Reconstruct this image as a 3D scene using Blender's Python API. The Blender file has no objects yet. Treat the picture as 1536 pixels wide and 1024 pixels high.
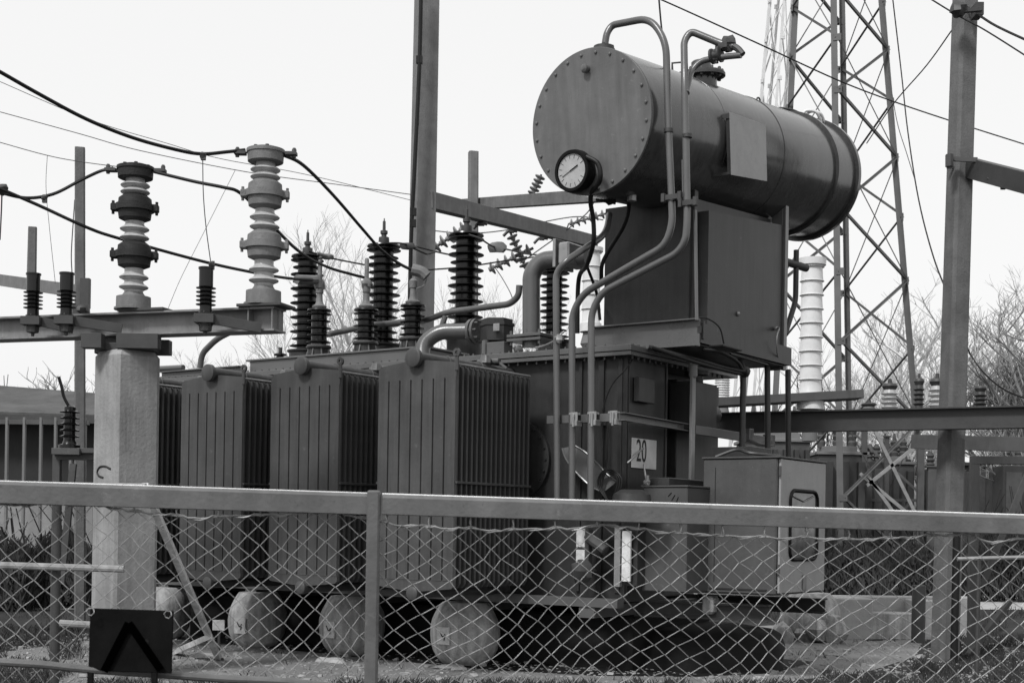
import bpy, bmesh, math, random
from mathutils import Vector, Matrix, noise
random.seed(7)
V=Vector
S=bpy.context.scene
COL=S.collection
# ------------------------------------------------------------------ camera model
F=2080.0; CX=768.0; CY=792.0; RO=math.radians(.9); H=1.6
cr,sr=math.cos(RO),math.sin(RO)
C0=V((1.253,15.33,0)); A35=math.radians(35)
EU=V((math.cos(A35),-math.sin(A35),0)); EV=V((math.sin(A35),math.cos(A35),0))
def ray(px,py):
    X=(px-CX)/F; Y=(CY-py)/F
    return V((X*cr-Y*sr,1,X*sr+Y*cr))
def P(px,py,d):
    r=ray(px,py); return V((r.x*d,d,H+r.z*d))
def G(px,py,z0=0.0):
    r=ray(px,py); t=(z0-H)/r.z; return V((r.x*t,t,z0))
def loc(p):
    a=p-C0; return V((a.dot(EU),a.dot(EV),p.z))
def QV(px,py,v):
    r=ray(px,py); t=(v+C0.dot(EV))/r.dot(EV); return loc(V((r.x*t,t,H+r.z*t)))
def QU(px,py,u):
    r=ray(px,py); t=(u+C0.dot(EU))/r.dot(EU); return loc(V((r.x*t,t,H+r.z*t)))
def W(u,v,z): return C0+EU*u+EV*v+V((0,0,z))
def pxl(px): # world half-size helper: pixels at depth
    return px/F
# ------------------------------------------------------------------ materials
def mat(name,c,rough=.6,metal=0.0,n=.18,scale=2.5,bump=.15,bscale=60,streak=0.0,spec=.5,dirt=0.0,scuff=0.0,runs=0.0):
    m=bpy.data.materials.new(name); m.use_nodes=True
    nt=m.node_tree; N=nt.nodes; L=nt.links; b=N['Principled BSDF']
    tc=N.new('ShaderNodeTexCoord')
    n1=N.new('ShaderNodeTexNoise'); n1.inputs['Scale'].default_value=scale; n1.inputs['Detail'].default_value=8; n1.inputs['Roughness'].default_value=.65
    L.new(tc.outputs['Object'],n1.inputs['Vector'])
    mr=N.new('ShaderNodeMapRange'); mr.inputs[1].default_value=.3; mr.inputs[2].default_value=.7
    mr.inputs[3].default_value=c*(1-n); mr.inputs[4].default_value=c*(1+n)
    L.new(n1.outputs['Fac'],mr.inputs[0]); out=mr.outputs[0]
    if streak:
        mp=N.new('ShaderNodeMapping'); mp.inputs['Scale'].default_value=(9,9,.6); L.new(tc.outputs['Object'],mp.inputs['Vector'])
        n2=N.new('ShaderNodeTexNoise'); n2.inputs['Scale'].default_value=1.5; n2.inputs['Detail'].default_value=6; L.new(mp.outputs[0],n2.inputs['Vector'])
        m2=N.new('ShaderNodeMapRange'); m2.inputs[1].default_value=.35; m2.inputs[2].default_value=.7; m2.inputs[3].default_value=1-streak; m2.inputs[4].default_value=1+streak
        L.new(n2.outputs['Fac'],m2.inputs[0])
        mu=N.new('ShaderNodeMath'); mu.operation='MULTIPLY'; L.new(out,mu.inputs[0]); L.new(m2.outputs[0],mu.inputs[1]); out=mu.outputs[0]
    if dirt:
        n3=N.new('ShaderNodeTexNoise'); n3.inputs['Scale'].default_value=scale*7; n3.inputs['Detail'].default_value=10; n3.inputs['Roughness'].default_value=.8; L.new(tc.outputs['Object'],n3.inputs['Vector'])
        m3=N.new('ShaderNodeMapRange'); m3.inputs[1].default_value=.56; m3.inputs[2].default_value=.68; m3.inputs[3].default_value=1; m3.inputs[4].default_value=1-dirt
        L.new(n3.outputs['Fac'],m3.inputs[0])
        mu=N.new('ShaderNodeMath'); mu.operation='MULTIPLY'; L.new(out,mu.inputs[0]); L.new(m3.outputs[0],mu.inputs[1]); out=mu.outputs[0]
    def layer(sc,lo,hi,fac,mapscale,det=9):
        nonlocal out
        mp=N.new('ShaderNodeMapping'); mp.inputs['Scale'].default_value=mapscale; mp.inputs['Location'].default_value=(sc,2*sc,.3); L.new(tc.outputs['Object'],mp.inputs['Vector'])
        q=N.new('ShaderNodeTexNoise'); q.inputs['Scale'].default_value=sc; q.inputs['Detail'].default_value=det; q.inputs['Roughness'].default_value=.7; L.new(mp.outputs[0],q.inputs['Vector'])
        w=N.new('ShaderNodeMapRange'); w.inputs[1].default_value=lo; w.inputs[2].default_value=hi; w.inputs[3].default_value=1; w.inputs[4].default_value=fac; L.new(q.outputs['Fac'],w.inputs[0])
        mu=N.new('ShaderNodeMath'); mu.operation='MULTIPLY'; L.new(out,mu.inputs[0]); L.new(w.outputs[0],mu.inputs[1]); out=mu.outputs[0]
    if scuff: layer(11,.62,.70,1+scuff,(1,1,1)); layer(40,.66,.72,1+scuff*1.5,(1,1,.6))
    if runs: layer(3,.55,.75,1-runs,(6,6,.35),6); layer(2.2,.60,.72,1+runs,(9,9,.5),8)
    cc=N.new('ShaderNodeCombineColor')
    for i in range(3): L.new(out,cc.inputs[i])
    L.new(cc.outputs[0],b.inputs['Base Color'])
    mr2=N.new('ShaderNodeMapRange'); mr2.inputs[3].default_value=max(0,rough-.12); mr2.inputs[4].default_value=min(1,rough+.12)
    L.new(n1.outputs['Fac'],mr2.inputs[0]); L.new(mr2.outputs[0],b.inputs['Roughness'])
    b.inputs['Metallic'].default_value=metal; b.inputs['Specular IOR Level'].default_value=spec
    if bump:
        nb=N.new('ShaderNodeTexNoise'); nb.inputs['Scale'].default_value=bscale; nb.inputs['Detail'].default_value=5; L.new(tc.outputs['Object'],nb.inputs['Vector'])
        bp=N.new('ShaderNodeBump'); bp.inputs['Strength'].default_value=bump; bp.inputs['Distance'].default_value=.01
        L.new(nb.outputs['Fac'],bp.inputs['Height']); L.new(bp.outputs[0],b.inputs['Normal'])
    return m
M={}
M['paint']=mat('tank_paint',0.033,.42,streak=.13,dirt=.3,n=.25,bump=.1,spec=.3,scuff=.8,runs=.3)
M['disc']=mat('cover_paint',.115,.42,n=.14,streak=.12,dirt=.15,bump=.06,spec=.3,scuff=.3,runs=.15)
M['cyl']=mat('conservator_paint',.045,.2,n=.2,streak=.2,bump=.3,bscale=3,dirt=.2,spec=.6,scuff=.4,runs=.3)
M['rad']=mat('radiator_paint',.058,.48,n=.22,streak=.14,bump=.15,bscale=30,dirt=.25,spec=.35,scuff=.5,runs=.25)
M['pipe']=mat('pipe_paint',.085,.3,n=.15,bump=.1,spec=.6)
M['box']=mat('cabinet_paint',.066,.5,n=.2,streak=.04,dirt=.25,spec=.3,scuff=.6,runs=.15)
M['door']=mat('door_paint',.25,.5,n=.15,streak=.03,dirt=.3,scuff=.2,runs=.1)
M['plate']=mat('plate_metal',0.26,.45,metal=.3,n=.15,scale=6,dirt=.15)
M['white']=mat('white_paint',.6,.6,n=.25,scale=9,dirt=.5)
M['paper']=mat('paper_label',.5,.8,n=.3,scale=14,dirt=.6)
M['black']=mat('black_paint',.006,.5,n=.3,spec=.12)
M['ink']=mat('dark_marking',.012,.7,n=.2)
M['porc']=mat('dark_porcelain',.007,.25,n=.3,spec=.35,bump=.03,dirt=0)
M['porc_light']=mat('pale_porcelain',.36,.3,n=.22,scale=9,dirt=.45,bump=.1)
M['porc_white']=mat('white_porcelain',.62,.4,n=.12,scale=3,dirt=.2)
M['ring_dark']=mat('cast_ring_dark',.016,.6,n=.3,scale=8,bump=.4,spec=.3,scuff=.5)
M['ring_grey']=mat('cast_ring_grey',.14,.6,n=.3,scale=6,bump=.4,dirt=.4,runs=.2)
M['steel']=mat('beam_steel',.19,.5,metal=.2,n=.3,scale=3,dirt=.4,streak=.06,runs=.25)
M['steel_dark']=mat('dark_steel',0.035,.55,n=.3,scale=4,dirt=.3)
M['galv']=mat('galvanised_steel',0.27,.45,metal=.5,n=.22,scale=7,dirt=.35)
M['rail']=mat('fence_rail_paint',0.105,.45,n=.25,scale=5,dirt=.45,streak=.12,scuff=.5)
M['fwire']=mat('fence_wire',.27,.45,metal=.3,n=.5,scale=9,spec=.5)
M['wire']=mat('cable_black',.012,.5,n=.3,spec=.2)
M['wire_thin']=mat('thin_wire',.06,.5,n=.3)
M['pole']=mat('old_concrete_pole',0.11,.85,n=.3,scale=3,bump=.6,bscale=40,streak=.08,dirt=.4,runs=.12)
M['pole_far']=mat('far_concrete_pole',0.14,.85,n=.25,scale=3,bump=.4,streak=.07,dirt=.35,runs=.12)
M['pillar']=mat('pillar_concrete',0.24,.85,n=.3,scale=1.6,bump=.5,bscale=30,streak=.12,dirt=.3,runs=.3,scuff=.15)
M['foot']=mat('footing_concrete',0.34,.9,n=.35,scale=4,bump=.7,bscale=50,streak=.3,dirt=.5,runs=.3)
M['kerb']=mat('kerb_concrete',0.33,.9,n=.2,scale=3,bump=.5,dirt=.35)
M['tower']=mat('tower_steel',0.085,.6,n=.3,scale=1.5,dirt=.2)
M['tower_far']=mat('far_tower_steel',.6,.6,n=.15)  # steel paled to imitate bright, overexposed haze
M['wood']=mat('weathered_tube',.22,.7,n=.25,scale=6,streak=.2,dirt=.4)
M['brace']=mat('bleached_wood',.5,.7,n=.25,scale=6,streak=.2,dirt=.4)
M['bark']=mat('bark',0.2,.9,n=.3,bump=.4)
M['bark_far']=mat('far_bark',0.5,.9,n=.2,bump=.3)  # bark paled so the colour itself carries the distant haze
M['soil']=mat('dark_grassland',.024,.95,n=.5,scale=.35,bump=.7,bscale=6,dirt=.5,spec=.2)
M['gravel']=mat('gravel_base',0.16,.95,n=.35,scale=.9,bump=.8,bscale=45,dirt=.4)
M['stone']=mat('gravel_stone',0.24,.9,n=.5,scale=6,bump=.4)
M['path']=mat('path_concrete',0.24,.9,n=.2,scale=.8,bump=.4,bscale=8,dirt=.25)
M['grass']=mat('dry_grass',.045,.9,n=.5,scale=.8,bump=0,spec=.15)
M['leaf']=mat('dark_weed',.04,.85,n=.6,scale=.8,bump=0,spec=.1)
M['roof']=mat('shed_roof',0.06,.8,n=.5,scale=1.2,bump=.8,bscale=12,dirt=.5)
M['shedwall']=mat('shed_wall',.012,.8,n=.5,scale=1.5,dirt=.3)
M['fardisc']=mat('far_glass_disc',.16,.6,n=.4,scale=5)
M['fardark']=mat('far_machinery',0.03,.6,n=.4,scale=1.2,dirt=.3)
M['fargrey']=mat('far_grey',0.06,.7,n=.4,scale=1.2,dirt=.4,runs=.3)
M['farwall']=mat('far_wall_render',0.15,.85,n=.15,scale=.5,dirt=.2)
def glass():
    m=bpy.data.materials.new('window_glass'); m.use_nodes=True; b=m.node_tree.nodes['Principled BSDF']
    b.inputs['Base Color'].default_value=(.10,.10,.10,1); b.inputs['Roughness'].default_value=.08
    N=m.node_tree.nodes; L=m.node_tree.links
    n=N.new('ShaderNodeTexNoise'); n.inputs['Scale'].default_value=5; n.inputs['Detail'].default_value=6
    tc=N.new('ShaderNodeTexCoord'); L.new(tc.outputs['Object'],n.inputs['Vector'])
    mr=N.new('ShaderNodeMapRange'); mr.inputs[1].default_value=.3; mr.inputs[2].default_value=.7; mr.inputs[3].default_value=.03; mr.inputs[4].default_value=.17
    L.new(n.outputs['Fac'],mr.inputs[0]); cc=N.new('ShaderNodeCombineColor')
    for i in range(3): L.new(mr.outputs[0],cc.inputs[i])
    L.new(cc.outputs[0],b.inputs['Base Color'])
    return m
M['glass']=glass()
M['rail_highlight']=mat('edge_highlight',1.0,.5,n=.1,scale=12,dirt=.05,spec=1)  # near-white colour standing in for the highlight along the rail top
M['sheet']=mat('plate_white',.5,.5,n=.15,scale=6,dirt=.3,runs=.2)
# ------------------------------------------------------------------ object helpers
WM={}
def thing(name,label,cat,at=(0,0,0),rz=0.0,group=None):
    o=bpy.data.objects.new(name,None); o.empty_display_size=.2; COL.objects.link(o)
    o.location=V(at); o.rotation_euler=(0,0,rz)
    o['label']=label; o['category']=cat
    if group: o['group']=group
    WM[o.name]=Matrix.Translation(V(at))@Matrix.Rotation(rz,4,'Z')
    return o
def tag(o,label,cat,group=None):
    o['label']=label; o['category']=cat
    if group: o['group']=group
    return o
def struct(o,kind='structure'):
    o['kind']=kind; return o
def dup(root,at,rz=None,label=None):
    r=root.copy(); COL.objects.link(r); r.location=V(at)
    if rz is not None: r.rotation_euler=(0,0,rz)
    if label: r['label']=label
    WM[r.name]=Matrix.Translation(V(at))@Matrix.Rotation(r.rotation_euler[2],4,'Z')
    for ch in list(root.children):
        c=ch.copy(); COL.objects.link(c); c.parent=r
        for g in list(ch.children):
            d=g.copy(); COL.objects.link(d); d.parent=c
    return r
def duppart(part,parent,off):
    c=part.copy(); COL.objects.link(c); c.parent=parent; c.location=part.location+V(off); WM[c.name]=WM[parent.name]
    for g in list(part.children):
        d=g.copy(); COL.objects.link(d); d.parent=c
    return c
def frame(d,up=V((0,0,1))):
    d=d.normalized(); u=V(up)
    if abs(d.dot(u))>.98: u=V((1,0,0))
    s=d.cross(u).normalized(); t=s.cross(d).normalized()
    return s,t,d
class MB:
    def __init__(s): s.v=[]; s.f=[]
    def add(s,vs,fs):
        n=len(s.v); s.v+= [V(a) for a in vs]; s.f+=[[i+n for i in f] for f in fs]; return s
    def box(s,c,size,R=None,b=0.004):
        h=V(size)/2; b=min(b,min(h)*.45); c=V(c)
        vs=[];idx={}
        sg=[(x,y,z) for x in(-1,1) for y in(-1,1) for z in(-1,1)]
        for q in sg:
            for a in range(3):
                p=V([q[i]*(h[i]-(0 if i==a else b)) for i in range(3)])
                idx[(q,a)]=len(vs); vs.append((R@p if R else p)+c)
        fs=[]
        for a in range(3):
            o=[i for i in range(3) if i!=a]
            for sn in(-1,1):
                cyc=[]
                for (x,y) in((-1,-1),(1,-1),(1,1),(-1,1)):
                    q=[0,0,0]; q[a]=sn; q[o[0]]=x; q[o[1]]=y; cyc.append(idx[(tuple(q),a)])
                fs.append(cyc)
            for x in(-1,1):
                for y in(-1,1):
                    q1=[0,0,0]; q1[a]=-1; q1[o[0]]=x; q1[o[1]]=y; q2=list(q1); q2[a]=1; q1=tuple(q1);q2=tuple(q2)
                    fs.append([idx[(q1,o[0])],idx[(q2,o[0])],idx[(q2,o[1])],idx[(q1,o[1])]])
        for q in sg: fs.append([idx[(q,0)],idx[(q,1)],idx[(q,2)]])
        return s.add(vs,fs)
    def bb(s,a,c,b=.004):
        a=V(a);c=V(c); return s.box((a+c)/2,[abs(c[i]-a[i]) for i in range(3)],b=b)
    def extr(s,p0,p1,poly,up=(0,0,1)):
        p0=V(p0);p1=V(p1); sx,ty,d=frame(p1-p0,V(up)); n=len(poly)
        vs=[p0+sx*x+ty*y for x,y in poly]+[p1+sx*x+ty*y for x,y in poly]
        fs=[[i,(i+1)%n,n+(i+1)%n,n+i] for i in range(n)]+[list(range(n)),list(range(2*n-1,n-1,-1))]
        return s.add(vs,fs)
    def bar(s,p0,p1,w,h,up=(0,0,1),b=.003):
        b=min(b,w*.3,h*.3); x=w/2;y=h/2
        return s.extr(p0,p1,[(-x+b,-y),(x-b,-y),(x,-y+b),(x,y-b),(x-b,y),(-x+b,y),(-x,y-b),(-x,-y+b)],up)
    def ibeam(s,p0,p1,w,h,t=.02,up=(0,0,1)):
        x=w/2;y=h/2;k=t*.6
        return s.extr(p0,p1,[(-x,-y),(x,-y),(x,-y+t),(k,-y+t),(k,y-t),(x,y-t),(x,y),(-x,y),(-x,y-t),(-k,y-t),(-k,-y+t),(-x,-y+t)],up)
    def channel(s,p0,p1,w,h,t=.015,flip=1,up=(0,0,1)):
        x=w*flip;y=h/2;t2=t*flip
        return s.extr(p0,p1,[(0,-y),(x,-y),(x,-y+t),(t2,-y+t),(t2,y-t),(x,y-t),(x,y),(0,y)],up)
    def angle(s,p0,p1,w,t=.012,up=(0,0,1)):
        return s.extr(p0,p1,[(0,0),(w,0),(w,t),(t,t),(t,w),(0,w)],up)
    def tube(s,pts,r,seg=10,fil=0,cap=True,r1=None,k=6):
        pts=[V(p) for p in pts]
        if fil: pts=fillet(pts,fil,k)
        n=len(pts); vs=[];fs=[]; prev=None
        for i,p in enumerate(pts):
            if i==0: d=pts[1]-p
            elif i==n-1: d=p-pts[i-1]
            else: d=(p-pts[i-1]).normalized()+(pts[i+1]-p).normalized()
            if d.length<1e-7: d=V((0,0,1))
            d=d.normalized()
            if prev is None: sx,ty,_=frame(d)
            else:
                sx=(prev-d*prev.dot(d)).normalized(); ty=sx.cross(d)
            prev=sx
            rr=r if r1 is None else r+(r1-r)*i/(n-1)
            for j in range(seg):
                a=2*math.pi*j/seg; vs.append(p+(sx*math.cos(a)+ty*math.sin(a))*rr)
        for i in range(n-1):
            for j in range(seg):
                k2=(j+1)%seg; fs.append([i*seg+j,i*seg+k2,(i+1)*seg+k2,(i+1)*seg+j])
        if cap: fs+= [list(range(seg))[::-1],list(range((n-1)*seg,n*seg))]
        return s.add(vs,fs)
    def lathe(s,o,prof,seg=24,ax=(0,0,1),sy=1.0):
        o=V(o); sx,ty,d=frame(V(ax)); vs=[];fs=[]
        m=len(prof)
        for h,r in prof:
            for j in range(seg):
                a=2*math.pi*j/seg; vs.append(o+d*h+(sx*math.cos(a)+ty*math.sin(a)*sy)*max(r,.0005))
        for i in range(m-1):
            for j in range(seg):
                k=(j+1)%seg; fs.append([i*seg+j,i*seg+k,(i+1)*seg+k,(i+1)*seg+j])
        fs+=[list(range(seg))[::-1],list(range((m-1)*seg,m*seg))]
        return s.add(vs,fs)
    def cyl(s,p0,p1,r,seg=16,b=None):
        p0=V(p0);p1=V(p1); L=(p1-p0).length
        b=min(r*.15,L*.2) if b is None else b
        return s.lathe(p0,[(0,r-b),(b,r),(L-b,r),(L,r-b)],seg,p1-p0)
    def blob(s,c,r,seed=0,amp=.25,seg=8,sc=(1,1,1)):
        vs=[];fs=[];rings=seg//2+1
        for i in range(rings+1):
            th=math.pi*i/rings
            for j in range(seg):
                a=2*math.pi*j/seg; d=V((math.sin(th)*math.cos(a),math.sin(th)*math.sin(a),math.cos(th)))
                k=1+amp*noise.noise(d*1.7+V((seed*3.1,seed*1.7,0))); vs.append(V(c)+V((d.x*sc[0],d.y*sc[1],d.z*sc[2]))*r*k)
        for i in range(rings):
            for j in range(seg):
                k=(j+1)%seg; fs.append([i*seg+j,i*seg+k,(i+1)*seg+k,(i+1)*seg+j])
        return s.add(vs,fs)
    def build(s,name,m,parent=None,local=False,smooth=35,norm=True,loc=None):
        me=bpy.data.meshes.new(name); vs=s.v
        if parent is not None and not local:
            Mi=WM[parent.name].inverted(); vs=[Mi@v for v in vs]
        if parent is None:
            c=V((0,0,0))
            if vs:
                xs=[v.x for v in vs];ys=[v.y for v in vs];zs=[v.z for v in vs]
                c=V(((min(xs)+max(xs))/2,(min(ys)+max(ys))/2,min(zs))); vs=[v-c for v in vs]
        me.from_pydata([tuple(v) for v in vs],[],s.f)
        if norm and len(s.f)<400000:
            bm=bmesh.new(); bm.from_mesh(me); bmesh.ops.recalc_face_normals(bm,faces=bm.faces); bm.to_mesh(me); bm.free()
        if smooth:
            me.polygons.foreach_set('use_smooth',[True]*len(me.polygons)); me.set_sharp_from_angle(angle=math.radians(smooth))
        me.materials.append(M[m] if isinstance(m,str) else m)
        o=bpy.data.objects.new(name,me); COL.objects.link(o)
        if parent is not None: o.parent=parent; WM[o.name]=WM[parent.name]
        else: o.location=c; WM[o.name]=Matrix.Translation(c)
        return o
def fillet(pts,r,k=6):
    out=[pts[0]]
    for i in range(1,len(pts)-1):
        p=pts[i]; a=pts[i-1]-p; b=pts[i+1]-p
        q=min(r,a.length*.48,b.length*.48); A=p+a.normalized()*q; B=p+b.normalized()*q
        for j in range(k+1):
            t=j/k; out.append(A*(1-t)**2+p*2*t*(1-t)+B*t*t)
    out.append(pts[-1]); return out
def spline(pts,n=8):
    pts=[V(p) for p in pts]
    if len(pts)<3:
        return [pts[0].lerp(pts[1],i/n) for i in range(n+1)]
    q=[pts[0]*2-pts[1]]+pts+[pts[-1]*2-pts[-2]]; out=[]
    for i in range(1,len(q)-2):
        a,b,c,d=q[i-1:i+3]
        for j in range(n):
            t=j/n
            out.append(.5*((2*b)+(c-a)*t+(2*a-5*b+4*c-d)*t*t+(3*b-a-3*c+d)*t**3))
    out.append(q[-2]); return out
def text_mb(s,size,origin,ex,ez,depth=.003,sx=1.0):
    cu=bpy.data.curves.new('t','FONT'); cu.body=s; cu.size=size; cu.extrude=depth/2
    o=bpy.data.objects.new('t',cu); me=bpy.data.meshes.new_from_object(o)
    mb=MB(); ex=V(ex);ez=V(ez);n=ex.cross(ez)
    mb.add([V(origin)+ex*v.co.x*sx+ez*v.co.y+n*v.co.z for v in me.vertices],[list(p.vertices) for p in me.polygons])
    bpy.data.objects.remove(o); bpy.data.curves.remove(cu); return mb
# =================================================================== TRANSFORMER
RZ=-A35
T=thing('power_transformer','large dark grey power transformer with ribbed radiators and a big cylindrical oil tank on top','transformer',C0,RZ)
def TB(mb,name,m,parent=None,**k): return mb.build(name,m,parent or T,local=True,**k)
# tank body: end has a chamfered back corner
Lk=7.55; Wd=2.45
mb=MB(); foot=[(-Lk,0),(0,0),(0,.92),(-.42,1.25),(-.42,Wd),(-Lk,Wd)]
n=len(foot); mb.add([(x,y,.80) for x,y in foot]+[(x,y,3.58) for x,y in foot],[[i,(i+1)%n,n+(i+1)%n,n+i] for i in range(n)]+[list(range(n)),list(range(n,2*n))])
tank=TB(mb,'tank','paint',smooth=20)
mb=MB()
for y in (.03,): mb.bb((-.36,-.035,.9),(-.29,-.001,3.5)); mb.bb((-.62,-.03,.9),(-.58,-.001,3.5)); mb.bb((-.12,-.02,.9),(-.06,-.001,3.5))
mb.bb((.001,.02,.9),(.014,.09,3.5)); mb.bb((.001,.86,.9),(.014,.9,3.5))
TB(mb,'stiffener','paint',tank)
# lid with bolted flange
mb=MB(); mb.bb((-Lk-.1,-.12,3.52),(.1,Wd+.1,3.565)); mb.bb((-Lk-.1,-.13,3.57),(.11,Wd+.1,3.635))
lid=TB(mb,'lid','pipe')
mb=MB()
for i in range(58):
    u=-Lk+.02+i*.13
    mb.lathe((u,-.085,3.485),[(0,.012),(.03,.016),(.16,.016),(.175,.01)],6)
for i in range(18):
    mb.lathe((.065,-.02+i*.13,3.485),[(0,.012),(.03,.016),(.16,.016),(.175,.01)],6)
TB(mb,'flange_bolt_row','steel_dark',lid)
mb=MB(); mb.bb((-5.95,.06,3.63),(-2.95,.9,3.80)); mb.bb((-6.0,.03,3.80),(-2.9,.95,3.825)); TB(mb,'cover_box','pipe',lid)
mb=MB(); mb.channel((-7.6,-.03,3.69),(-6.0,-.03,3.69),.08,.09); TB(mb,'edge_channel','pipe',lid)
# radiators: one built, copied
def make_radiator(u0):
    w=1.07; v0=-1.75; z0=.95; z1=3.30; um=u0+w/2
    mb=MB(); x0,x1=u0,u0+w
    prof=[(x0,z0+.03),(x0+.03,z0),(um,z0-.05),(x1-.03,z0),(x1,z0+.03),(x1,z1),(x1-.04,z1+.035),(um+.12,z1+.075),(um-.12,z1+.075),(x0+.04,z1+.035),(x0,z1)]
    n=len(prof)
    def slab(mb,v,t,pr=prof):
        n=len(pr); mb.add([(x,v,z) for x,z in pr]+[(x,v+t,z) for x,z in pr],[[i,(i+1)%n,n+(i+1)%n,n+i] for i in range(n)]+[list(range(n)),list(range(n,2*n))])
    slab(mb,v0+.03,.025)
    # raised border and strips leave grooves between them
    slab(mb,v0+.012,.0175,[(x0+.004,z1-.13)]+[(x0+.004,z1),(x0+.042,z1+.031),(um-.12,z1+.071),(um+.12,z1+.071),(x1-.042,z1+.031),(x1-.004,z1),(x1-.004,z1-.13)])
    slab(mb,v0+.012,.0175,[(x0+.004,z0+.03),(x0+.03,z0+.005),(um,z0-.045),(x1-.03,z0+.005),(x1-.004,z0+.03),(x1-.004,z0+.09),(x0+.004,z0+.09)])
    k=7; g=.011; sw=(w-.008-g*(k-1))/k
    for i in range(k):
        a=x0+.004+i*(sw+g)
        pr=[(a,v0+.03),(a+.005,v0+.007),(a+sw-.005,v0+.007),(a+sw,v0+.03)]
        za,zb=z0+.085,z1-.125
        mb.add([(x,y,za) for x,y in pr]+[(x,y,zb) for x,y in pr],[[j,(j+1)%4,4+(j+1)%4,4+j] for j in range(4)]+[[0,1,2,3],[4,5,6,7]])
    r=TB(mb,'radiator','rad',smooth=20)
    mb=MB(); pr=[(x0+.012,z0+.04),(x0+.04,z0+.01),(x1-.04,z0+.01),(x1-.012,z0+.04),(x1,z0+.06),(x1,z1-.07),(x1-.012,z1-.02),(x1-.05,z1),(x0+.05,z1),(x0+.012,z1-.02),(x0,z1-.07),(x0,z0+.06)]
    slab(mb,v0+.115,.026,pr); f0=TB(mb,'cooling_fin','rad',r,smooth=20)
    for i in range(1,15): duppart(f0,r,(0,.0885*i,0))
    mb=MB(); zt=z1+.10
    mb.tube([(um,v0-.02,zt),(um,-.02,zt)],.072,20)
    for v in(v0+.5,v0+1.1): mb.cyl((um,v,zt),(um,v+.025,zt),.085,20)
    TB(mb,'header_pipe','rad',r)
    mb=MB(); mb.tube([(um,v0+.05,z0-.06),(um,-.02,z0-.06)],.062,16); TB(mb,'header_pipe','rad',r)
    mb=MB(); mb.lathe((um,v0-.075,zt),[(0,.085),(.008,.102),(.055,.104),(.07,.085),(.075,.07)],24,(0,1,0)); TB(mb,'pipe_cap','rad',r); mb=MB(); mb.lathe((um,v0-.03,z0-.06),[(0,.06),(.01,.075),(.07,.075)],20,(0,1,0)); TB(mb,'pipe_cap','rad',r)
    mb=MB()
    for v in(v0+.1,):
        mb.bb((x1-.01,v0+.02,2.06),(x1+.022,v0+1.4,2.085),.002)
    TB(mb,'tie_bar','rad',r); mb=MB()
    mb.bb((x0-.022,v0+.02,2.06),(x0+.01,v0+1.4,2.085),.002)
    TB(mb,'tie_bar','rad',r)
    mb=MB()
    for i in range(15): mb.lathe((x1-.03,v0+.1+i*.0885,z1-.005),[(0,.016),(.02,.022),(.03,.01)],8); mb.lathe((x0+.03,v0+.1+i*.0885,z1-.005),[(0,.016),(.02,.022),(.03,.01)],8)
    mb.tube([(x1-.02,v0+.04,z1+.015),(x1-.02,v0+1.4,z1+.015)],.014,8)
    TB(mb,'weld_bead_row','galv',r)
    mb=MB(); a=x1-.005
    def ring(c,rr,t,w):
        q=[];f=[];k=16
        for j in range(k):
            an=2*math.pi*j/k
            for (rad,dv) in((rr,-w),(rr+t,-w),(rr+t,w),(rr,w)):
                q.append((c[0]+rad*math.cos(an),c[1]+dv,c[2]+rad*math.sin(an)))
        for j in range(k):
            for m_ in range(4): f.append([j*4+m_,j*4+(m_+1)%4,((j+1)%k)*4+(m_+1)%4,((j+1)%k)*4+m_])
        mb.add(q,f)
    mb.bb((a-.022,v0+.005,z1-.06),(a+.022,v0+.03,z1+.10),.006); ring((a,v0+.0175,z1+.13),.018,.028,.0125)
    TB(mb,'lifting_lug','rad',r)
    mb=MB(); mb.lathe((um-.03,v0+1.28,zt+.06),[(0,.05),(.02,.06),(.07,.06),(.09,.03)],12); mb.cyl((um-.14,v0+1.3,zt+.1),(um+.16,v0+1.3,zt+.1),.035,12)
    mb.bar((um+.1,v0+1.3,zt+.12),(um+.22,v0+1.36,zt+.02),.05,.03); mb.blob((um+.02,v0+1.22,zt+.10),.07,3)
    TB(mb,'valve','pipe',r)
    return r
r1=make_radiator(-2.12)
for off in(-1.63,-3.15,-4.68): duppart(r1,T,(off,0,0))
# bushings
def shed_profile(h0,h1,rc,rbig,rsm,n,tip=.006):
    out=[]; st=(h1-h0)/n
    for i in range(n):
        z=h0+i*st; R=rbig if i%2==(n-1)%2 else rsm
        out+=[(z,rc),(z+st*.45,rc),(z+st*.50,rc+.01),(z+st*.56,R-.012),(z+st*.60,R),(z+st*.66,R),(z+st*.80,rc+.02),(z+st*.9,rc)]
    out.append((h1,rc)); return out
def bushing(u,v,zb,zt,rb,rs,rc,n,base=.22,name='bushing'):
    mb=MB(); mb.lathe((u,v,0),shed_profile(zb,zt,rc,rb,rs,n)+[(zt+.01,rb*.98),(zt+.03,rb*.95),(zt+.06,rc*.5)],28)
    b=TB(mb,name,'porc',smooth=40)
    mb=MB(); mb.lathe((u,v,3.63),[(0,base),(zb-3.63-.04,base),(zb-3.63-.02,base+.03),(zb-3.63,base+.03),(zb-3.63+.001,rc)],24)
    TB(mb,'turret','paint',b)
    return b
for u in(-6.0,-4.58,-3.17):
    b=bushing(u,1.2,4.08,5.40,.235,.205,.135,13,.24)
    mb=MB(); mb.lathe((u,1.2,5.44),[(0,.07),(.02,.075),(.10,.07),(.11,.035),(.14,.035),(.15,.05),(.19,.05),(.2,.022),(.32,.02),(.33,.008),(.36,.008)],14); TB(mb,'terminal','steel_dark',b)
b=bushing(-1.78,1.2,3.95,4.82,.19,.165,.10,11,.2)
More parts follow.
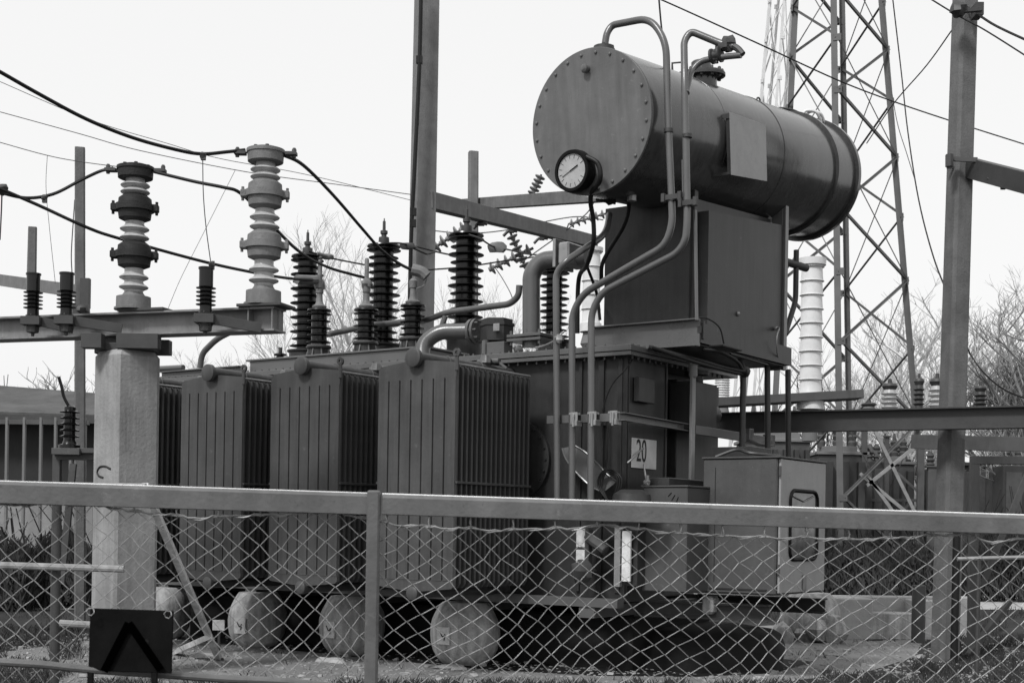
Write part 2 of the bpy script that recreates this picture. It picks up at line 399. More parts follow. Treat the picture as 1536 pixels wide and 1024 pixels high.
mb=MB(); mb.lathe((-1.78,1.2,4.86),[(0,.05),(.05,.05),(.06,.02),(.12,.02)],12); TB(mb,'terminal','steel_dark',b)
for i,(u,zt) in enumerate(((-5.1,4.47),(-4.27,4.41),(-3.48,4.40))):
    b=bushing(u,.5,4.0,zt,.165,.155,.105,5,.14)
    mb=MB(); mb.lathe((u,.5,3.825),[(0,.2),(.025,.2),(.03,.13),(.16,.12),(.17,.16),(.19,.16)],20)
    for k in range(8):
        a=k*math.pi/4+.2; mb.bar((u+.17*math.cos(a),.5+.17*math.sin(a),3.84),(u+.12*math.cos(a),.5+.12*math.sin(a),4.0),.018,.03)
    TB(mb,'clamp_ring','pipe',b)
    mb=MB(); mb.lathe((u,.5,zt+.04),[(0,.09),(.03,.1),(.06,.06),(.10,.045),(.2,.04),(.21,.05),(.3,.055),(.33,.03)],12)
    if i<2: mb.blob((u,.5,zt+.36),.075,i,.5,10); mb.lathe((u,.5,zt+.40),[(0,.03),(.28,.03),(.3,.02)],10)
    TB(mb,'terminal','ring_grey',b)
b=bushing(-6.9,1.6,3.85,4.1,.10,.09,.05,3,.07); mb=MB(); mb.lathe((-6.9,1.6,4.13),[(0,.03),(.1,.03)],8); TB(mb,'terminal','steel_dark',b)
# conservator: slightly turned and tilted up towards its far end, as the photo shows
rC=.76; Lc=5.0
NC=P(886,183,14.63); YC=math.radians(38); TC=math.radians(4.8)
ey=V((math.sin(YC)*math.cos(TC),math.cos(YC)*math.cos(TC),math.sin(TC))); ex=V((math.cos(YC),-math.sin(YC),0)); ez=ex.cross(ey)
def QC(px,py,axis,val):
    r=ray(px,py); e=(ex,ey,ez)[axis]; o=V((0,0,H)); t=(val-(o-NC).dot(e))/r.dot(e); p=o+r*t-NC
    return V((p.dot(ex),p.dot(ey),p.dot(ez)))
def CW(x,y,z): return NC+ex*x+ey*y+ez*z
def CL(x,y,z): return loc(CW(x,y,z))
def CB(mb,name,m,parent=None,**k):
    mb.v=[CW(v.x,v.y,v.z) for v in mb.v]; return mb.build(name,m,parent or T,**k)
s1=QC(1174,262,0,.73).y; s2=QC(1252,275,0,.73).y; s0=QC(1088,240,0,.73).y
prof=[(0,rC-.012),(.012,rC),(.03,rC)]
for c_,w_,r_ in((s0,.008,.003),(s1,.010,.007),(s2,.030,.042)):
    x_=prof[-1][0]+.2
    while x_<c_-w_-.06: prof.append((x_,rC)); x_+=.2
    prof+=[(c_-w_-.03,rC),(c_-w_-.006,rC),(c_-w_,rC),(c_-w_+.001,rC+r_),(c_+w_-.001,rC+r_),(c_+w_,rC),(c_+w_+.006,rC),(c_+w_+.03,rC)]
prof+=[(Lc-.2,rC),(Lc-.04,rC)]
mb=MB(); mb.lathe((0,.02,0),prof,96,(0,1,0))
cons=CB(mb,'conservator','cyl',smooth=30)
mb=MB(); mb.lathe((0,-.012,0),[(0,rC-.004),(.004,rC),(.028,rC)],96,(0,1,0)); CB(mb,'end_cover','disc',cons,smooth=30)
mb=MB(); mb.lathe((0,Lc,0),[(-.04,rC+.045),(.0,rC+.045),(.03,rC+.045),(.031,rC-.05),(.12,rC-.12),(.18,rC-.3),(.2,.01)],96,(0,1,0)); CB(mb,'far_end_rim','cyl',cons,smooth=40)
mb=MB()
for k in range(24):
    a=2*math.pi*k/24+.12
    mb.lathe(((rC-.055)*math.cos(a),-.03,(rC-.055)*math.sin(a)),[(0,.009),(.004,.016),(.02,.018)],8,(0,1,0))
CB(mb,'cover_bolt_ring','disc',cons)
mb=MB(); k=QC(878,104,1,-.04); mb.lathe((k.x,-.085,k.z),[(0,.03),(.01,.045),(.04,.045),(.05,.028),(.08,.028)],16,(.25,1,.1)); CB(mb,'plug','pipe',cons)
g=QC(861,257,1,-.14)
mb=MB(); mb.lathe((g.x,-.17,g.z),[(0,.185),(0,.215),(.02,.225),(.07,.225),(.08,.205),(.17,.19),(.175,.1)],48,(0,1,0)); CB(mb,'oil_level_gauge','black',cons)
mb=MB(); mb.lathe((g.x,-.178,g.z),[(0,.178),(.006,.182)],48,(0,1,0)); CB(mb,'gauge_dial',mat('gauge_dial_face',.36,.35,n=.15,scale=9,dirt=.3),cons)
mb=MB()
for k_ in range(14):
    a=math.radians(-60+300*k_/13); d=V((-math.sin(a),0,math.cos(a))); c=V((g.x,-.180,g.z))+d*.148
    mb.bar(c-d*.02,c+d*.018,.003,.006,up=(0,1,0))
CB(mb,'gauge_tick_ring','ink',cons)
mb=MB(); p0=V((g.x-.125,-.184,g.z-.05)); p1=V((g.x+.08,-.184,g.z+.05))
mb.bar(p0,p0.lerp(p1,.5),.003,.008,up=(0,1,0)); mb.bar(p0.lerp(p1,.5),p1,.003,.02,up=(0,1,0))
CB(mb,'gauge_needle','ink',cons)
mb=MB(); mb.lathe((g.x,-.195,g.z),[(0,.18),(0,.212),(.008,.218),(.024,.220),(.024,.19),(.0,.19)],48,(0,1,0))
mb.f=[f for f in mb.f if len(f)<10]; CB(mb,'gauge_bezel','black',cons)
xp=rC+.06; a=QC(1094,168,0,xp); b_=QC(1150,272,0,xp); c=QC(1095,262,0,xp); d_=QC(1150,188,0,xp)
mb=MB(); q=[V((xp,a.y,a.z)),V((xp,a.y,c.z)),V((xp,b_.y,b_.z)),V((xp,b_.y,d_.z))]
mb.add(q+[p+V((.006,0,0)) for p in q],[[0,1,2,3],[4,5,6,7],[0,1,5,4],[1,2,6,5],[2,3,7,6],[3,0,4,7]]); CB(mb,'blank_plate','plate',cons,smooth=0)
zm_=(a.z+c.z)/2
for zz in(a.z-.02,c.z+.03):
    xs=math.sqrt(max(rC**2-zz**2,.01)) if abs(zz)<rC else .3
    mb=MB(); mb.add([(xs-.03,a.y-.03,zz-.03),(xp-.003,a.y+.005,zz-.05 if zz>0 else zz-.02),(xp-.003,a.y+.005,zz+.01),(xs-.03,a.y-.03,zz+.0),(xs-.03,a.y,zz-.03),(xp-.003,a.y+.02,zz-.05 if zz>0 else zz-.02),(xp-.003,a.y+.02,zz+.01),(xs-.03,a.y,zz+.0)],[[0,1,2,3],[4,5,6,7],[0,1,5,4],[1,2,6,5],[2,3,7,6],[3,0,4,7]]); CB(mb,'plate_bracket','paint',cons)
mb=MB(); mb.bb((xp-.05,a.y+.01,c.z+.01),(xp-.003,a.y+.02,a.z-.01),.001); CB(mb,'plate_bracket','paint',cons)
yn=QC(1052,112,2,rC+.1).y; xn=QC(1052,112,2,rC+.1).x
mb=MB(); mb.lathe((xn,yn,rC-.09),[(0,.18),(.17,.18),(.171,.27),(.20,.27),(.205,.27),(.207,.12),(.33,.115),(.345,.10)],32)
CB(mb,'filler_neck','cyl',cons)
mb=MB(); mb.lathe((xn,yn,rC+.065),[(0,.28),(.03,.28)],32)
for k_ in range(12):
    a=k_*math.pi/6; mb.lathe((xn+.24*math.cos(a),yn+.24*math.sin(a),rC+.04),[(0,.02),(.1,.02),(.11,.012)],6)
mb.tube([(xn-.2,yn-.1,rC+.1),(xn-.2,yn-.1,rC+.26),(xn-.3,yn-.15,rC+.26),(xn-.3,yn-.15,rC+.16)],.014,8)
CB(mb,'neck_flange','steel_dark',cons)
mb=MB(); mb.bb((-.02,yn+.35,rC-.005),(.02,Lc-.6,rC+.03))
for v in(yn+.5,yn+1.3,yn+2.3): mb.lathe((0,v,rC+.01),[(0,.03),(.03,.035),(.05,.02)],8)
ye_=QC(1155,164,0,.1).y
q=[(0,yn+1.6+.05*math.cos(t_*.7),rC+.07+.05*math.sin(t_*.7)) for t_ in range(10)]; mb.tube(q,.012,6,cap=False)
mb.tube([(-.05,yn+2.0,rC+.03),(0,yn+2.2,rC+.09),(.1,yn+2.4,rC+.07),(.2,yn+2.5,rC-.01)],.016,6,fil=.05)
CB(mb,'seam_strip','steel_dark',cons)
yr=QC(1200,180,2,rC).y
mb=MB(); pts=[(.1,yr-.1,rC+.0),(.16,yr-.05,rC+.09),(.28,yr,rC+.06),(.3,yr+.1,rC-.06)]
mb.tube(spline(pts),.02,8); mb.tube([(p[0]+.03,p[1]+.05,p[2]-.01) for p in spline(pts)],.018,8); CB(mb,'rag','white',cons)
# pedestal
uP=.66
mb=MB()
def hexa(mb,a): 
    mb.add(a,[[0,1,2,3],[4,5,6,7],[0,1,5,4],[1,2,6,5],[2,3,7,6],[3,0,4,7]])
def wedge(mb,u0,u1,v0,v1,z0,za,zb): hexa(mb,[(u0,v0,z0),(u1,v0,z0),(u1,v1,z0),(u0,v1,z0),(u0,v0,za),(u1,v0,za),(u1,v1,zb),(u0,v1,zb)])
wedge(mb,-.60,.499,.46,2.58,3.95,5.31,5.47); wedge(mb,.50,uP,.60,2.60,3.70,5.17,5.38)
mb.bb((.47,.50,3.70),(.535,.585,5.40),.004)
ped=TB(mb,'pedestal','paint')
mb=MB(); mb.bb((uP-.01,2.60,3.6),(uP+.03,2.69,5.80)); mb.bb((.5,2.60,3.6),(uP-.01,2.62,5.74)); TB(mb,'edge_angle','pipe',ped)
mb=MB()
for (y,z) in((1.35,4.12),): mb.blob((uP+.005,y,z),.03,2,.6,6); 
mb.tube(spline([(uP+.02,2.38,4.08),(uP+.1,2.3,4.07),(uP+.14,2.15,3.95),(uP+.12,2.2,3.78),(uP+.05,2.42,3.7)]),.008,6)
mb.lathe((uP,2.38,4.08),[(0,.02),(.03,.03),(.06,.015)],8,(1,0,0))
TB(mb,'earth_lead','galv',ped)
# platform frame
mb=MB(); mb.channel((-.62,.30,3.77),(.73,.30,3.77),.09,.30,.014,1); fr=TB(mb,'platform_frame','pipe')
mb=MB(); mb.channel((.74,.30,3.77),(.74,2.72,3.77),.09,.22,.014,-1); mb.channel((-.62,2.6,3.77),(.72,2.6,3.77),.08,.22,.012,1); mb.bb((-.1,.36,3.64),(.7,2.6,3.655)); TB(mb,'side_channel','paint',fr)
mb=MB(); mb.bb((.745,.32,3.7),(.76,.36,3.9)); mb.bb((.70,.285,3.76),(.70+.05,.298,3.84)); TB(mb,'gusset','paint',fr)
mb=MB()
mb.tube(spline([(.68,.27,3.93),(.80,.32,3.92),(.9,.42,3.83),(.92,.5,3.66)]),.009,6)
mb.tube(spline([(.72,.4,3.6),(.88,.5,3.57),(.98,.72,3.48),(1.0,.84,3.36)]),.02,8)
mb.tube(spline([(.2,.1,3.62),(.6,.35,3.50),(.9,.65,3.40),(1.02,.85,3.38)]),.025,8)
mb.tube(spline([(.3,.0,3.6),(.7,.35,3.44),(.95,.7,3.36),(1.0,.9,3.36)]),.02,8)
mb.blob((1.0,.88,3.38),.06,5,.5); mb.bb((.78,.42,3.62),(.95,.9,3.64)); mb.tube([(.8,.9,3.6),(.8,1.9,3.58)],.012,6)
TB(mb,'loose_cable','wire',fr)
# hanging pipes behind the end: from the frame down to the cabinet
for px in(1114,1151,1182):
    u=.55; a=QU(px,548,u); b_=QU(px+1,672,u)
    mb=MB(); mb.tube([(u,a.y,3.66),(u,b_.y,2.50)] if px!=1114 else [(u,a.y-.08,3.72),(u,a.y-.05,3.62),(u,a.y+.02,3.5),(u,a.y+.02,2.5)],.036,12,fil=.05); TB(mb,'drop_pipe','steel_dark')
# small pipe at far end of conservator
mb=MB(); a=QU(1195,345,.55); v=a.y
mb.tube([(.55,v,5.2),(.55,v,4.75),(.55,v,4.55),(.55,v-.3,4.1)],.035,12,fil=.12); mb.cyl((.5,v-.25,5.02),(.6,v+.22,5.0),.05,12); TB(mb,'drain_pipe','steel_dark')
# pipes in front (plane v)
vp=-.72
def pts(lst): return [QV(a,b,c) for a,b,c in lst]
mb=MB()
fl=CL(.06,.20,rC-.01)
pa=[fl,fl+V((.02,.02,.2))]+pts([(918,38,-.66),(975,27,-.70),(999,62,vp),(1003,200,vp),(1009,335,vp),(998,368,vp),(875,440,vp),(858,470,vp),(858,764,vp)])
mb.tube(pa,.037,14,fil=.16)
pA=TB(mb,'oil_pipe','pipe')
mb=MB(); mb.lathe((fl.x,fl.y,fl.z-.03),[(0,.07),(.03,.12),(.055,.12),(.06,.11),(.085,.11),(.09,.05)],20)
for k_ in range(4): mb.lathe((fl.x+.09*math.cos(k_*1.57+.5),fl.y+.09*math.sin(k_*1.57+.5),fl.z-.02),[(0,.015),(.09,.015)],6)
TB(mb,'pipe_flange','steel_dark',pA)
mb=MB(); pb=pts([(1100,70,-.4),(1082,66,-.42),(1036,47,-.5),(1026,62,-.55),(1027,120,vp),(1031,330,vp),(1028,362,vp),(1015,380,vp),(903,438,vp),(887,468,vp),(886,764,vp)])
mb.tube(pb,.037,14,fil=.16); pB=TB(mb,'oil_pipe','pipe')
mb=MB(); pc=pts([(1112,83,-.4),(1080,86,-.42),(1050,92,-.45),(1036,108,-.5),(1030,140,vp)]); mb.tube(pc,.032,12,fil=.15); TB(mb,'vent_pipe','pipe',pB)
mb=MB()
a=QV(1092,67,-.4); mb.blob(a,.085,2,.5,10); mb.tube([a,QV(1106,72,-.4),QV(1114,82,-.4)],.034,8,fil=.05)
a=QV(1075,84,-.42); mb.lathe(a-V((.07,0,0)),[(0,.05),(.01,.08),(.03,.08),(.04,.055),(.09,.055),(.1,.085),(.12,.085),(.13,.05)],12,(1,0,.1)); mb.blob(a+V((0,0,.02)),.065,4,.4,8)
mb.lathe(QV(1075,95,-.42),[(0,.02),(.2,.02)],8)
TB(mb,'valve','steel_dark',pB)
mb=MB(); pd=pts([(914,322,.1),(911,342,-.1),(903,356,-.3),(848,392,vp),(834,410,vp),(836,764,vp)]); mb.tube(pd,.036,14,fil=.15); TB(mb,'oil_pipe','pipe')
# clamps
mb=MB()
for (px,py) in((1003,196),(1031,204)):
    a=QV(px,py,vp); mb.lathe(a-V((0,0,.02)),[(0,.045),(.002,.05),(.038,.05),(.04,.045)],14); TB(mb,'pipe_clamp','steel_dark'); mb=MB()
a=QV(1010,297,vp); mb.bb((a.x-.10,vp-.05,a.z-.025),(a.x+.11,vp-.035,a.z+.03)); mb.lathe(a-V((0,0,.03)),[(0,.05),(.06,.05)],14)
for dx in(-.09,.1): mb.bb((a.x+dx-.02,vp-.07,a.z-.045),(a.x+dx+.02,vp-.02,a.z+.045))
TB(mb,'pipe_clamp','steel_dark'); mb=MB()
a=QV(1033,305,vp); mb.bb((a.x-.08,vp-.05,a.z-.03),(a.x+.12,vp-.035,a.z+.025)); mb.lathe(a-V((0,0,.03)),[(0,.05),(.06,.05)],14)
for dx in(-.07,.1): mb.bb((a.x+dx-.02,vp-.07,a.z-.045),(a.x+dx+.02,vp-.02,a.z+.045))
TB(mb,'pipe_clamp','steel_dark'); mb=MB(); mb.bb((.60,vp-.02,5.85),(.74,vp+.05,5.9)); TB(mb,'pipe_clamp','steel_dark')
mb=MB(); a=QV(1024,240,vp); mb.bar(QV(1025,240,vp+.03),QV(1026,298,vp+.03),.03,.03); mb.bar(QV(1043,315,vp+.1),QV(1045,480,vp+.1),.045,.02); TB(mb,'support_strip','pipe')
# bracket rail holding pipes
zb=2.79
mb=MB(); mb.channel((-.62,vp+.05,zb),(.32,vp+.05,zb),.07,.085,.008,-1); mb.channel((.33,vp-.02,zb),(.21,.92,zb),.07,.085,.008,1); mb.bb((-.3,vp+.06,zb-.03),(-.26,-.002,zb+.03)); rail=TB(mb,'pipe_bracket_rail','pipe')
mb=MB()
for px in(862,890,921):
    a=QV(px,632,vp-.03); mb.bb((a.x-.045,vp-.05,zb-.07),(a.x+.045,vp-.035,zb+.06)); mb.bb((a.x+.02,vp-.07,zb-.09),(a.x+.05,vp+.04,zb-.03)); mb.bb((a.x-.07,vp-.045,zb+.03),(a.x+.03,vp+.04,zb+.055)); mb.cyl((a.x,vp-.06,zb+.04),(a.x,vp-.06,zb-.1),.016,8)
TB(mb,'clip','galv',rail)
# post beside the tank end
mb=MB(); a=QU(1039,600,.3); mb.bar((.3,a.y,3.42),(.3,a.y,1.95),.035,.085,up=(0,1,0)); mb.lathe((.3,a.y,3.36),[(0,.03),(.02,.05),(.14,.05),(.16,.065),(.2,.065)],12); post=TB(mb,'support_post','door')
mb=MB(); mb.blob((.34,a.y-.02,2.08),.09,8,.8,8,(.3,.5,1.2)); TB(mb,'torn_label','paper',post)
mb=MB(); b0=QU(1041,650,.3).y; mb.bar((.3,b0,2.77),(.42,2.85,2.74),.05,.10); mb.bb((.38,2.2,2.72),(.44,2.32,2.86)); mb.bb((.38,2.7,2.68),(.46,2.9,2.82)); mb.tube(spline([(.4,2.2,2.74),(.45,2.5,2.68),(.44,2.8,2.73)]),.03,8); TB(mb,'rear_rail','pipe')
# box behind the post and round fitting
mb=MB(); y0=QU(1040,600,.25).y+.05; mb.bb((-.1,y0,2.78),(.22,y0+.62,3.35),.01); bx=TB(mb,'terminal_box','paint'); mb=MB(); mb.cyl((.0,y0+.62,3.02),(.0,y0+.95,3.02),.13,16); mb.lathe((.08,y0+.35,3.34),[(0,.08),(.1,.08),(.11,.15),(.16,.15)],14); TB(mb,'gland','paint',bx)
mb=MB(); mb.bb((-.44,1.3,1.6),(-.08,2.4,3.4),.01); TB(mb,'end_compartment','paint')
# number plate on tank end
y0,y1=.10,.50
a=QU(948,656,.02); c=QU(984,704,.02); mb=MB(); mb.bb((.016,a.y,c.z),(.022,c.y,a.z),.001); npl=TB(mb,'number_plate','sheet')
TB(text_mb('20',.36,(.0245,a.y+.09,c.z+.075),(0,1,0),(0,0,1),.003,.66),'number_20','ink',npl,smooth=0)
mb=MB(); mb.tube(spline([QU(941,694,.03),QU(948,688,.06),QU(957,679,.05),QU(965,672,.05)]),.012,6); mb.tube(spline([QU(966,696,.05),QU(967,705,.07),QU(970,722,.12)]),.01,6); TB(mb,'hanging_wire','galv',npl)
mb=MB(); a=QU(951,565,.02); c=QU(974,606,.02); mb.bb((.016,a.y,c.z),(.09,c.y,a.z),.006); jb=TB(mb,'junction_box','paint')
mb=MB(); mb.tube(spline([QU(957,527,.03),QU(940,552,.04),QU(918,577,-.1),QU(905,612,-.2),QU(904,640,-.2),QU(908,700,-.2)]),.008,6); TB(mb,'thin_cable','wire')
# curved chute and coiled cable
mb=MB(); c1=spline([QV(843,672,-.25),QV(850,690,-.25),QV(868,712,-.25),QV(888,730,-.25),QV(905,738,-.25)]); c2=spline([QV(862,668,-.22),QV(878,678,-.22),QV(896,695,-.22),QV(912,712,-.22),QV(925,722,-.22)])
vs=[];n=len(c1)
for a,b_ in zip(c1,c2): vs+=[a,b_,b_+V((0,.02,0)),a+V((0,.02,0))]
mb.add(vs,[[i*4+j,i*4+(j+1)%4,(i+1)*4+(j+1)%4,(i+1)*4+j] for i in range(n-1) for j in range(4)]); mb.tube(c1,.012,6); mb.tube(c2,.012,6); TB(mb,'curved_bracket','pipe')
mb=MB()
for k_ in range(3):
    o_=k_*3
    mb.tube(spline([QV(912,752,-.3),QV(897+o_,728,-.3),QV(902+o_,709,-.3),QV(915,704+o_,-.3),QV(931-o_,715,-.3),QV(930-o_,735,-.3),QV(912,752+o_,-.3)]),.011,6)
mb.tube(spline([QV(912,640,-.25),QV(911,690,-.28),QV(912,706,-.3)]),.008,6); mb.tube([QV(912,750,-.3),QV(914,764,-.3)],.014,6)
TB(mb,'coiled_cable','wire')
# round hatch behind radiators
mb=MB(); a=QV(776,690,-.02); mb.lathe((a.x,-.06,a.z),[(0,.42),(.01,.46),(.058,.46)],40,(0,1,0)); 
for k_ in range(20):
    an=k_*math.pi/10; mb.lathe((a.x+.42*math.cos(an),-.075,a.z+.42*math.sin(an)),[(0,.014),(.02,.018)],6,(0,1,0))
TB(mb,'round_hatch','paint')
# conservator feed: buchholz relay and elbows
vb=.35
mb=MB(); a=QV(628,535,-.1); mb.tube(pts([(634,540,.0),(634,516,.05),(658,497,.15),(712,496,vb)]),.095,20,fil=.22,k=10); elb=TB(mb,'large_elbow_pipe','pipe')
mb=MB(); c=QV(708,497,vb); mb.lathe(c,[(0,.12),(.0,.155),(.04,.155),(.045,.1),(.06,.1),(.065,.155),(.1,.155)],24,(1,0,0)); 
for k_ in range(8): mb.cyl(c+V((-.03,.125*math.cos(k_*.785),.125*math.sin(k_*.785))),c+V((.15,.125*math.cos(k_*.785),.125*math.sin(k_*.785))),.014,6)
TB(mb,'flange','pipe',elb)
mb=MB(); c=QV(745,515,vb); mb.lathe((c.x,vb,c.z),[(0,.13),(.02,.2),(.2,.2),(.205,.215),(.24,.215),(.245,.19),(.29,.19)],6,(0,0,1)); mb.lathe((c.x,vb,c.z-.09),[(0,.17),(.09,.15)],16); rel=TB(mb,'gas_relay','paint')
mb=MB(); c=QV(742,490,vb-.24); mb.bb((c.x-.045,c.y+.03,c.z-.045),(c.x+.045,c.y+.04,c.z+.045)); TB(mb,'sight_tag','plate',rel)
mb=MB(); mb.bb((-1.95,.02,3.64),(-1.70,.2,3.80)); mb.blob((-1.55,.1,3.7),.06,1); mb.lathe((-2.02,.08,3.64),[(0,.04),(.19,.04),(.2,.02)],10); TB(mb,'small_valve_box','pipe')
mb=MB(); mb.tube(pts([(797,520,.25),(797,410,.25),(812,391,.3),(880,384,.4)]),.105,20,fil=.26,k=10); ep=TB(mb,'riser_pipe','pipe')
mb=MB(); c=QV(797,507,.25); mb.bb((c.x-.24,.08,c.z-.0),(c.x+.24,.42,c.z+.035)); mb.bb((c.x-.24,.08,c.z-.05),(c.x+.24,.42,c.z-.015)); 
for dx in(-.2,.2):
    for dy in(.12,.38): mb.lathe((c.x+dx,dy,c.z-.09),[(0,.018),(.17,.018)],6)
TB(mb,'square_flange','pipe',ep)
mb=MB(); c=QV(845,384,.35); mb.bb((c.x-.02,.15,c.z-.16),(c.x+.02,.55,c.z+.17)); mb.bb((c.x+.05,.15,c.z-.14),(c.x+.2,.55,c.z+.12),.02); TB(mb,'relay_housing','galv',ep)
mb=MB(); mb.tube(pts([(490,502,.9),(560,487,.8),(640,480,.7),(672,468,.65),(765,456,.6),(778,444,.6),(779,428,.6)]),.04,12,fil=.12); mb.tube(pts([(662,492,.6),(668,474,.62)]),.035,10); TB(mb,'conduit','pipe')
mb=MB(); mb.tube(pts([(300,552,.8),(303,530,.8),(325,508,.8),(345,498,.8)]),.045,12,fil=.15); TB(mb,'conduit','pipe')
mb=MB(); mb.tube(pts([(236,553,.0),(275,551,.0)]),.04,10); TB(mb,'conduit','pipe')
# black hoses
mb=MB(); mb.tube(spline(pts([(880,235,-1.0),(897,246,-.98),(900,270,-.95),(888,288,-.8),(886,305,-.7),(890,330,-.6),(890,365,-.55),(880,398,-.3),(868,420,.1),(866,500,.2)])),.026,10); TB(mb,'black_hose','wire')
mb=MB(); mb.tube(spline(pts([(888,291,-.7),(915,288,-.5),(938,296,.1),(943,312,.2),(935,340,.25),(912,378,.28),(903,398,.3),(902,420,.4)])),.024,10); mb.blob(QV(913,299,-.3),.06,3,.6); mb.bar(QV(895,298,-.35),QV(923,303,-.3),.05,.05); mb.tube(spline(pts([(880,398,-.3),(895,440,.3),(900,480,.35)])),.018,8); TB(mb,'black_hose','wire')
mb=MB(); mb.tube([(.19,-.3,5.15),(.19,-.3,5.22)],.05,10); mb.tube(spline([QV(803,522,.1),QV(820,517,.05),QV(838,508,-.1)]),.012,6); mb.blob(QV(838,508,vp-.04),.05,6,.7); mb.tube(spline([QV(832,518,vp),QV(838,505,vp-.05),QV(846,497,vp)]),.012,6); TB(mb,'wire_tie','galv')
# base skid
mb=MB(); mb.bar((-7.6,-.25,.80),(.1,-.25,.80),.14,.10); mb.bar((-7.6,Wd-.2,.74),(-.2,Wd-.2,.74),.2,.16); 
for u in(-7.2,-5.5,-3.7,-1.9,-.3): mb.bar((u,-.3,.70),(u,Wd+.1,.70),.2,.14)
TB(mb,'base_frame','pipe')
# white level glass & lower fittings
mb=MB(); a=QV(938,796,-.3); c=QV(946,872,-.3); mb.bb((a.x-.03,-.32,c.z),(c.x,-.29,a.z)); lg=TB(mb,'level_glass','white')
mb=MB(); mb.bb((a.x-.12,-.33,c.z-.06),(a.x-.045,-.27,a.z+.05)); TB(mb,'glass_frame','galv',lg)
mb=MB(); a=QV(875,790,-.35); mb.bb((a.x-.06,-.4,a.z-.5),(a.x+.09,-.28,a.z),.02); mb.blob((a.x+.02,-.38,a.z-.48),.13,1,.5,10); mb.cyl((a.x+.05,-.36,a.z-.1),(a.x+.3,-.36,a.z-.25),.06,10); vv=TB(mb,'drain_valve','fargrey')
mb=MB(); mb.bb((a.x-.05,-.415,a.z-.22),(a.x+.06,-.402,a.z-.02)); mb.bb((a.x-.05,-.415,a.z-.42),(a.x+.06,-.402,a.z-.25)); TB(mb,'paper_tag','paper',vv)
mb=MB(); 
z_=QV(930,758,-.4).z; mb.bb((-.25,-.55,z_-.02),(.62,-.3,z_)); k0=QV(925,742,-.45); mb.lathe((.32,-.42,z_),[(0,.22),(.12,.2),(.17,.12)],20); mb.bb((.12,-.25,1.0),(.3,-.05,1.9)); TB(mb,'ledge','paint')
# front cabinet, on the tank end
uK=.80
y0=QU(1031,729,uK).y; y1=QU(1100,733,uK).y-.0
mb=MB(); mb.bb((.26,y0,.94),(uK,y0+1.10,2.07),.012); fc=TB(mb,'drive_cabinet','box')
mb=MB(); mb.bb((.24,y0-.012,2.07),(uK+.012,y0+1.11,2.09),.004); TB(mb,'cabinet_lid','box',fc)
mb=MB(); mb.bb((.27,y0+.1,2.09),(.52,y0+1.5,2.18),.01); TB(mb,'cable_duct','paint',fc)
mb=MB(); mb.blob((.29,y0+.03,2.12),.04,2,.4); mb.tube([(.3,y0+.02,2.1),(.3,y0+.02,2.2)],.02,8); TB(mb,'padlock','galv',fc)
mb=MB(); 
for (px,py,l) in((1010,746,.03),(1015,752,.05),(1005,741,.02)):
    a=QV(px,py,y0-.001); mb.bar((a.x-.02,y0-.003,a.z-l),(a.x+.02,y0-.003,a.z+l),.004,.016,up=(0,1,0))
TB(mb,'paint_chip','ink',fc)
# big cabinet
uB=1.6; yb=QU(1166,685,uB).y; ye=yb+1.27; ul=.72
mb=MB(); mb.bb((ul,yb,.93),(uB,ye,2.395),.015); bc=TB(mb,'control_cabinet','box')
mb=MB(); mb.bb((ul-.01,yb-.015,2.395),(uB+.035,ye+.02,2.415),.004); TB(mb,'cabinet_top','box',bc)
mb=MB(); mb.bb((uB+.004,yb+.035,.95),(uB+.03,ye-.005,2.385),.008); dr=TB(mb,'door','door',bc)
mb=MB(); ya=QU(1185,735,uB+.03); yz=QU(1224,838,uB+.03)
def rrect(y0,y1,z0,z1,r,k=6):
    o=[]
    for (cy,cz,a0) in((y1-r,z1-r,0),(y0+r,z1-r,90),(y0+r,z0+r,180),(y1-r,z0+r,270)):
        for j in range(k+1):
            a=math.radians(a0+90*j/k); o.append((cy+r*math.cos(a),cz+r*math.sin(a)))
    return o
rr=rrect(ya.y,yz.y,yz.z,ya.z,.11)
mb.tube([(uB+.035,y,z) for y,z in rr]+[(uB+.035,rr[0][0],rr[0][1])],.022,8,cap=False); TB(mb,'window_seal','black',bc)
mb=MB(); n=len(rr); mb.add([(uB+.033,y,z) for y,z in rr]+[(uB+.0305,y,z) for y,z in rr],[list(range(n)),list(range(n,2*n))]+[[i,(i+1)%n,n+(i+1)%n,n+i] for i in range(n)]); TB(mb,'window_pane','glass',bc,smooth=0)
mb=MB()
for zz in(1.15,1.7,2.2): mb.cyl((uB+.025,yb+.02,zz),(uB+.025,yb+.02,zz+.11),.016,8)
TB(mb,'hinge_row','box',bc)
mb=MB(); mb.bb((ul+.15,yb-.004,1.05),(ul+.16,yb+.001,2.3),.001); mb.bb((ul+.1,yb-.008,.97),(uB-.1,yb-.001,.99),.002); TB(mb,'panel_seam','ink',bc)
mb=MB(); a=QU(1190,744,uB+.04); b_=QU(1206,752,uB+.04); c=QU(1221,744,uB+.04); mb.tube([a,b_,c],.008,5,cap=True); a=QU(1206,866,uB+.04); mb.bb((uB+.031,a.y-.03,a.z-.14),(uB+.055,a.y+.04,a.z+.03),.008); TB(mb,'latch','steel',bc)
mb=MB(); mb.tube(spline([(ul+.1,yb+.1,2.42),(ul+.3,yb+.2,2.5),(ul+.5,yb+.15,2.46),(uB-.1,yb+.3,2.43)]),.02,6); mb.bb((ul-.1,yb+.4,2.415),(ul+.4,yb+.9,2.55)); TB(mb,'cable_gland','paint',bc)
mb=MB(); 
for (px,py) in((1072,907),): a=QU(px,py,uK); mb.box((uK-.05,a.y,a.z),(.14,.2,.2),b=.03)
TB(mb,'tagged_block','foot')
